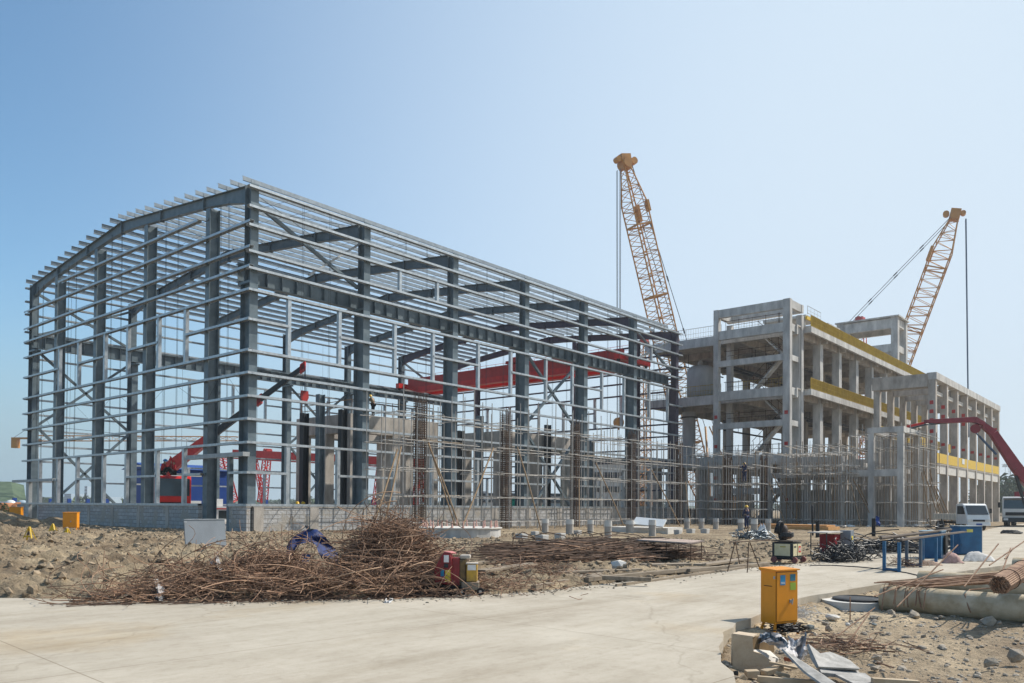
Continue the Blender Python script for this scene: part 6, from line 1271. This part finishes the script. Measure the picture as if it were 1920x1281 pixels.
for k, (px, py, w_, h_, lb) in enumerate(((1782, 1056, .55, .30, 'dusty pink cement sack between the blue trestle and the rusty bars'), (1830, 1052, .9, .28, 'pile of white sacks at the foot of the tall blue cabinet'), (1742, 1060, .5, .12, 'low heap of pinkish offcuts under the right end of the blue trestle'))):
    c = at(px, py, z=0); tag(obj('cement_sack', crumple(lambda u, v: c+e*((u-.5)*w_*(1.15-.6*v))+g*((v-.5)*w_*.6)+V((0, 0, .01+h_*math.sin(math.pi*min(1, max(0, u)))**.5*math.sin(math.pi*v)**.5)), 10, 8, .02, 60+k), mat('sack_cloth_%s' % 'abc'[k], ((.42, .27, .24), (.5, .48, .45), (.38, .27, .2))[k], .9, 0, .3, 9, .01, 30), off=c, smooth=True), lb, 'sack', 'sacks near the blue cabinets')
tag(obj('hose_heap', wires(160, place_hose(1752, 1030, 1800, 1022, .25, .9), r=(.012, .025), ln=(.4, 1.2), curl=2.5, loops=.3, flat=1.6), cable, off=at(1775, 1026, z=0)), 'black clump of hoses between the two blue cabinets', 'cable heap', kind='stuff')
hd = -V(fw)*.80-V(rt)*.6; Zp = 76; p = onz(1912, Zp); pump_truck('white cab concrete pump truck at the right picture edge', p, math.atan2(hd.y, hd.x))
bm = thing('pump_boom', 'crimson folding concrete pump boom reaching over to the colonnade', 'pump boom', onz(1955, Zp))
def arm(name, pts, par=bm, m_=crim, d_=.45):
    m = MB()
    for (a, b, w0, w1) in pts:
        dd = (b-a).normalized(); s_ = dd.cross(V(fw)).normalized(); k_ = V(fw)*d_/2
        m.hexa([a-s_*w0/2-k_, a+s_*w0/2-k_, a+s_*w0/2+k_, a-s_*w0/2+k_], [b-s_*w1/2-k_, b+s_*w1/2-k_, b+s_*w1/2+k_, b-s_*w1/2+k_])
    return obj(name, m, m_, par, bevel=.02)
Q = lambda px, py, z=Zp-2: far(px, py, z)
arm('main_arm', [(Q(1962, 948), Q(1905, 876), 1.0, .95), (Q(1905, 876), Q(1862, 812), .95, .7), (Q(1862, 812), Q(1842, 797), .7, .45)])
arm('fold_arm', [(Q(1844, 795, Zp-3), Q(1826, 787, Zp-3), .35, .55), (Q(1826, 787, Zp-3), Q(1735, 791, Zp-3), .5, .36)])
arm('tip_arm', [(Q(1737, 793, Zp-2.4), Q(1702, 800, Zp-2.4), .28, .22)], m_=red)
obj('elbow_joint', MB().tube([Q(1829, 804, Zp-3.3), Q(1829, 804, Zp-1.6)], .42, 16), crim, bm)
obj('hydraulic_ram', MB().tube([Q(1868, 852), Q(1836, 818)], .11, 8).tube([Q(1836, 818), Q(1824, 806)], .07, 8), rope_b, bm); obj('hydraulic_ram', MB().tube([Q(1905, 892), Q(1917, 932)], .16, 8).tube([Q(1917, 932), Q(1921, 952)], .08, 8), steel_dk, bm)
obj('delivery_pipe', MB().tube([Q(1960, 940, Zp-1.4), Q(1870, 810, Zp-1.4), Q(1840, 788, Zp-1.4), Q(1736, 796, Zp-3.4), Q(1704, 804, Zp-3.2)], .09, 8), steel_dk, bm); obj('end_hose', MB().tube([Q(1704, 804, Zp-2.5), Q(1692, 812, Zp-2.5), Q(1688, 828, Zp-2.5), Q(1686, 842, Zp-2.5)], .09, 8), red, bm)
# truck crane inside the hall
tc_ = V((5.2, 16.2, .02)); t = thing('truck_crane', 'red truck crane inside the hall with its black boom raised to the right', 'truck crane', tc_)
cabm = MB().prism([(x, 15.05, z) for x, z in ((2.7, .7), (5.0, .7), (5.0, 3.5), (3.0, 3.55), (2.72, 3.3), (2.62, 2.0))], (0, 2.3, 0))
cb_ = obj('cab', cabm, red, t, bevel=.03); obj('windscreen', MB().prism([(2.60, 15.15, 2.1), (2.60, 17.25, 2.1), (2.70, 17.25, 3.35), (2.70, 15.15, 3.35)], (-.02, 0, 0)), glass, cb_); obj('grille', MB().cbox((2.60, 16.2, 1.45), (.06, 1.8, .4)), black, cb_); obj('side_window', MB().box(3.1, 4.3, 15.03, 15.045, 2.1, 3.2), glass, cb_); obj('bumper', MB().cbox((2.6, 16.2, .7), (.3, 2.4, .35)), black, cb_)
obj('chassis', MB().cbox((9.0, 16.2, 1.0), (8.0, 1.4, .6)), steel_dk, t); obj('counterweight', MB().cbox((12.0, 16.2, 2.0), (1.4, 2.0, 1.0)), red, t)
for x in (3.8, 5.4, 10, 11.4):
    for y in (15.1, 17.3): obj('wheel', MB().tube([(x, y-.18, .55), (x, y+.18, .55)], .53, 20), black, t)
CA = YAW+.42; NL = onz(324, 60, .02); t.location = NL; t.rotation_euler = (0, 0, CA)
def ob2(n, m, mt): o = obj(n, m, mt, t); o.rotation_euler = (0, 0, -CA); return o
bt = at(570, 686, y=6.4); b0 = far(306, 884, 62)
def seg(f0, f1, w0, w1, m_, nm): a = b0.lerp(bt, f0); b = b0.lerp(bt, f1); return ob2(nm, MB().prism([a-V((0, 0, w0/2)), b-V((0, 0, w1/2)), b+V((0, 0, w1/2)), a+V((0, 0, w0/2))], V((.45, .42, 0))*w0), m_)
seg(0, .36, 1.15, .75, red, 'boom'); seg(.36, .66, .62, .55, steel_dk, 'boom_section'); seg(.66, 1.0, .48, .34, steel_dk, 'boom_section')
for f_ in (.37, .70, .985): seg(f_-.012, f_+.02, .9-.3*f_, .9-.3*f_, red, 'boom_collar')
ob2('slew_base', MB().cbox((b0.x+.3, b0.y, 2.6), (1.6, 1.6, 2.0)), red_dk)
hk_ = V((bt.x+.1, bt.y, at(571, 745, y=6.4).z)); ob2('hoist_rope', MB().tube([bt, hk_+V((0, 0, .4))], .03, 5).tube([bt+V((.1, 0, 0)), hk_+V((.1, 0, .4))], .03, 5), rope)
ob2('hook_block', MB().prism([hk_+V((-.28, 0, .45)), hk_+V((.28, 0, .45)), hk_+V((.32, 0, .0)), hk_+V((.1, 0, -.45)), hk_+V((-.1, 0, -.45)), hk_+V((-.32, 0, 0))], (.1, .25, 0)), red_dk); ob2('sling', MB().tube([hk_-V((0, 0, .4)), at(572, 775, y=6.4)], .03, 5), rope)
# ---------------------------------------------------------------- people
def skinned(name, joints, edges, radii, m_, par):
    me = bpy.data.meshes.new(name); me.from_pydata([tuple(j) for j in joints], edges, []); o = bpy.data.objects.new(name, me); sc.collection.objects.link(o); o.parent = par; me.materials.append(m_)
    md = o.modifiers.new('skin', 'SKIN'); me.skin_vertices.new() if not me.skin_vertices else None
    for i, r_ in enumerate(radii): me.skin_vertices[0].data[i].radius = (r_, r_) if not isinstance(r_, tuple) else r_
    me.skin_vertices[0].data[0].use_root = True; s_ = o.modifiers.new('sub', 'SUBSURF'); s_.levels = 1; s_.render_levels = 1; md.use_smooth_shade = True
    return o
def person(lb, loc, rz, pose, top_m, leg_m, helm_m, grp=None):
    t = thing('person', lb, 'person', loc, rz, group=grp); P = pose
    J = [P['pelvis'], P['chest'], P['neck'], P['head'], P['shl'], P['ell'], P['hal'], P['shr'], P['elr'], P['har'], P['hil'], P['knl'], P['anl'], P['tol'], P['hir'], P['knr'], P['anr'], P['tor']]
    E_ = [(0, 1), (1, 2), (2, 3), (1, 4), (4, 5), (5, 6), (1, 7), (7, 8), (8, 9), (0, 10), (10, 11), (11, 12), (12, 13), (0, 14), (14, 15), (15, 16), (16, 17)]
    skinned('body', J, E_, [.13, .14, .055, .10, .06, .042, .035, .06, .042, .035, .085, .06, .045, .045, .085, .06, .045, .045], skin, t)
    skinned('jacket', [P['pelvis'], P['chest'], P['neck'], P['shl'], P['ell'], P['hal'], P['shr'], P['elr'], P['har']], [(0, 1), (1, 2), (1, 3), (3, 4), (4, 5), (1, 6), (6, 7), (7, 8)], [(.17, .13), (.19, .14), .08, .085, .062, .045, .085, .062, .045], top_m, t)
    skinned('trousers', [P['pelvis'], P['hil'], P['knl'], P['anl'], P['hir'], P['knr'], P['anr']], [(0, 1), (1, 2), (2, 3), (0, 4), (4, 5), (5, 6)], [(.165, .135), .10, .078, .065, .10, .078, .065], leg_m, t)
    skinned('boots', [P['anl'], P['tol'], P['anr'], P['tor']], [(0, 1), (2, 3)], [.06, .055, .06, .055], black, t) if False else None
    for s_ in 'lr': obj('boot', MB().beam(V(P['an'+s_])-V((0, 0, .03)), V(P['to'+s_]), .10, .10), black, t, off=O, bevel=.02)
    h = V(P['head']); obj('helmet', MB().lathe(h, [(.155, .0), (.135, .01), (.13, .06), (.10, .115), (.05, .145), (.005, .15)], 16), helm_m, t, off=O, smooth=True)
    return t
def vary(b, **k): d = dict(b); d.update(k); return d
stand = dict(pelvis=(0, 0, .95), chest=(0, 0, 1.32), neck=(0, 0, 1.48), head=(.03, 0, 1.60), shl=(0, .19, 1.42), ell=(.05, .27, 1.14), hal=(.2, .24, .95), shr=(0, -.19, 1.42), elr=(.05, -.27, 1.14), har=(.2, -.22, .97), hil=(0, .09, .9), knl=(.04, .11, .5), anl=(-.02, .12, .1), tol=(.16, .13, .05), hir=(0, -.09, .9), knr=(.05, -.12, .5), anr=(0, -.13, .1), tor=(.18, -.14, .05))
sit = dict(pelvis=(0, 0, .14), chest=(.05, 0, .50), neck=(.10, 0, .68), head=(.16, 0, .80), shl=(.06, .19, .60), ell=(.22, .24, .38), hal=(.40, .12, .34), shr=(.06, -.19, .60), elr=(.22, -.24, .38), har=(.40, -.1, .36), hil=(.05, .1, .13), knl=(.42, .14, .42), anl=(.52, .15, .08), tol=(.68, .15, .05), hir=(.05, -.1, .13), knr=(.44, -.14, .40), anr=(.55, -.15, .08), tor=(.70, -.15, .05))
work = vary(stand, chest=(.12, 0, 1.28), neck=(.2, 0, 1.42), head=(.27, 0, 1.52), shl=(.13, .19, 1.36), shr=(.13, -.19, 1.36), ell=(.35, .22, 1.2), hal=(.55, .12, 1.3), elr=(.35, -.22, 1.2), har=(.55, -.1, 1.35))
reach = vary(stand, ell=(.2, .22, 1.55), hal=(.35, .15, 1.8), elr=(.3, -.2, 1.3), har=(.5, -.1, 1.45))
fa = math.atan2(fw[1], fw[0])
person('person in red jacket and blue helmet crouching on the left of the crane cab roof', onz(304, 57.4, 3.6), fa-1.6, sit, cl_red, cl_blk, helm_b, 'workers on the red truck crane').scale = (1.2, 1.2, 1.2)
person('person in red jacket and dark trousers seated on the right of the crane cab roof', onz(325, 57.4, 3.6), fa+2.4, vary(sit, ell=(.18, .2, .8), hal=(.3, .12, 1.02)), cl_red, cl_blk, red, 'workers on the red truck crane').scale = (1.2, 1.2, 1.3)
p = at(1396, 905, y=-10.2); p.z = 3.75; person('worker in navy climbing on a scaffold ledger before the stair tower', p, fa+2.2, reach, cl_navy, cl_navy, helm_y, 'workers on the scaffolds')
p = at(1400, 992, z=0); person('worker in navy standing on the ground at the foot of the scaffold', p, fa+.5, stand, cl_navy, cl_navy, helm_y, 'workers on the scaffolds')
p = at(700, 770, y=7.3); p.z = 8.26; person('worker in dark clothes standing on top of the first concrete portal', p, fa+1.2, work, mat('khaki_jacket', (.12, .10, .05), .8), cl_blk, helm_y, 'workers in the hall')
for px, X, lb in ((556, 6.0, 'left one of two crouching workers in blue seen just above the low wall'), (567, 6.6, 'right one of two crouching workers in blue seen just above the low wall')):
    p = at(px, 950, x=X); p.z = .80; person(lb, p, fa, sit, blue_sh, cl_navy, helm_y, 'workers in the hall')
tag(obj('work_platform', MB().cbox((6.4, at(561, 950, x=6.3).y, .4), (1.6, 2.2, .78)), wood_dk, off=V((6.4, at(561, 950, x=6.3).y, .02))), 'low wooden staging behind the wall under the two crouching workers', 'staging')
p = at(1776, 860, y=-18.2); p.z = 7.3; person('worker in grey standing on the yellow band walkway of the colonnade', V((AX[0]+2.2, -19.6, 6.26)), fa, stand, mat('grey_jacket', (.2, .22, .25), .8), cl_navy, white)
# planks, rails and slings on the first portal
obj_p = thing('edge_rail', 'rusty makeshift edge rail on top of the first concrete portal', 'edge rail', (12.5, 7, 8.25))
for x, y in ((12.6, 7), (12.6, 10), (12.6, 13.3), (16.5, 7), (20.8, 7)): obj('post', MB().tube([(x, y, 8.2), (x, y, 9.4)], .03, 5), rust, obj_p)
obj('rail', MB().tube([(12.6, 13.3, 9.2), (12.6, 7, 9.3)], .03, 5).tube([(12.6, 13.3, 8.8), (12.6, 7, 8.8)], .03, 5), bamboo, obj_p); obj('rail', MB().tube([(12.6, 7, 9.3), (20.8, 7, 9.4)], .03, 5), bamboo, obj_p)

# ---------------------------------------------------------------- haze
hz = bpy.data.materials.new('haze'); hz.use_nodes = True; n_ = hz.node_tree.nodes; n_.remove(n_['Principled BSDF'])
pv = n_.new('ShaderNodeVolumePrincipled'); pv.inputs['Color'].default_value = (.86, .93, 1, 1); pv.inputs['Density'].default_value = .0004; pv.inputs['Anisotropy'].default_value = .3
hz.node_tree.links.new(pv.outputs[0], n_['Material Output'].inputs['Volume'])
tag(obj('haze', MB().box(-200, 1050, -900, 900, -6, 85), hz), 'thin pale haze filling the air over the site', 'haze', kind='stuff')
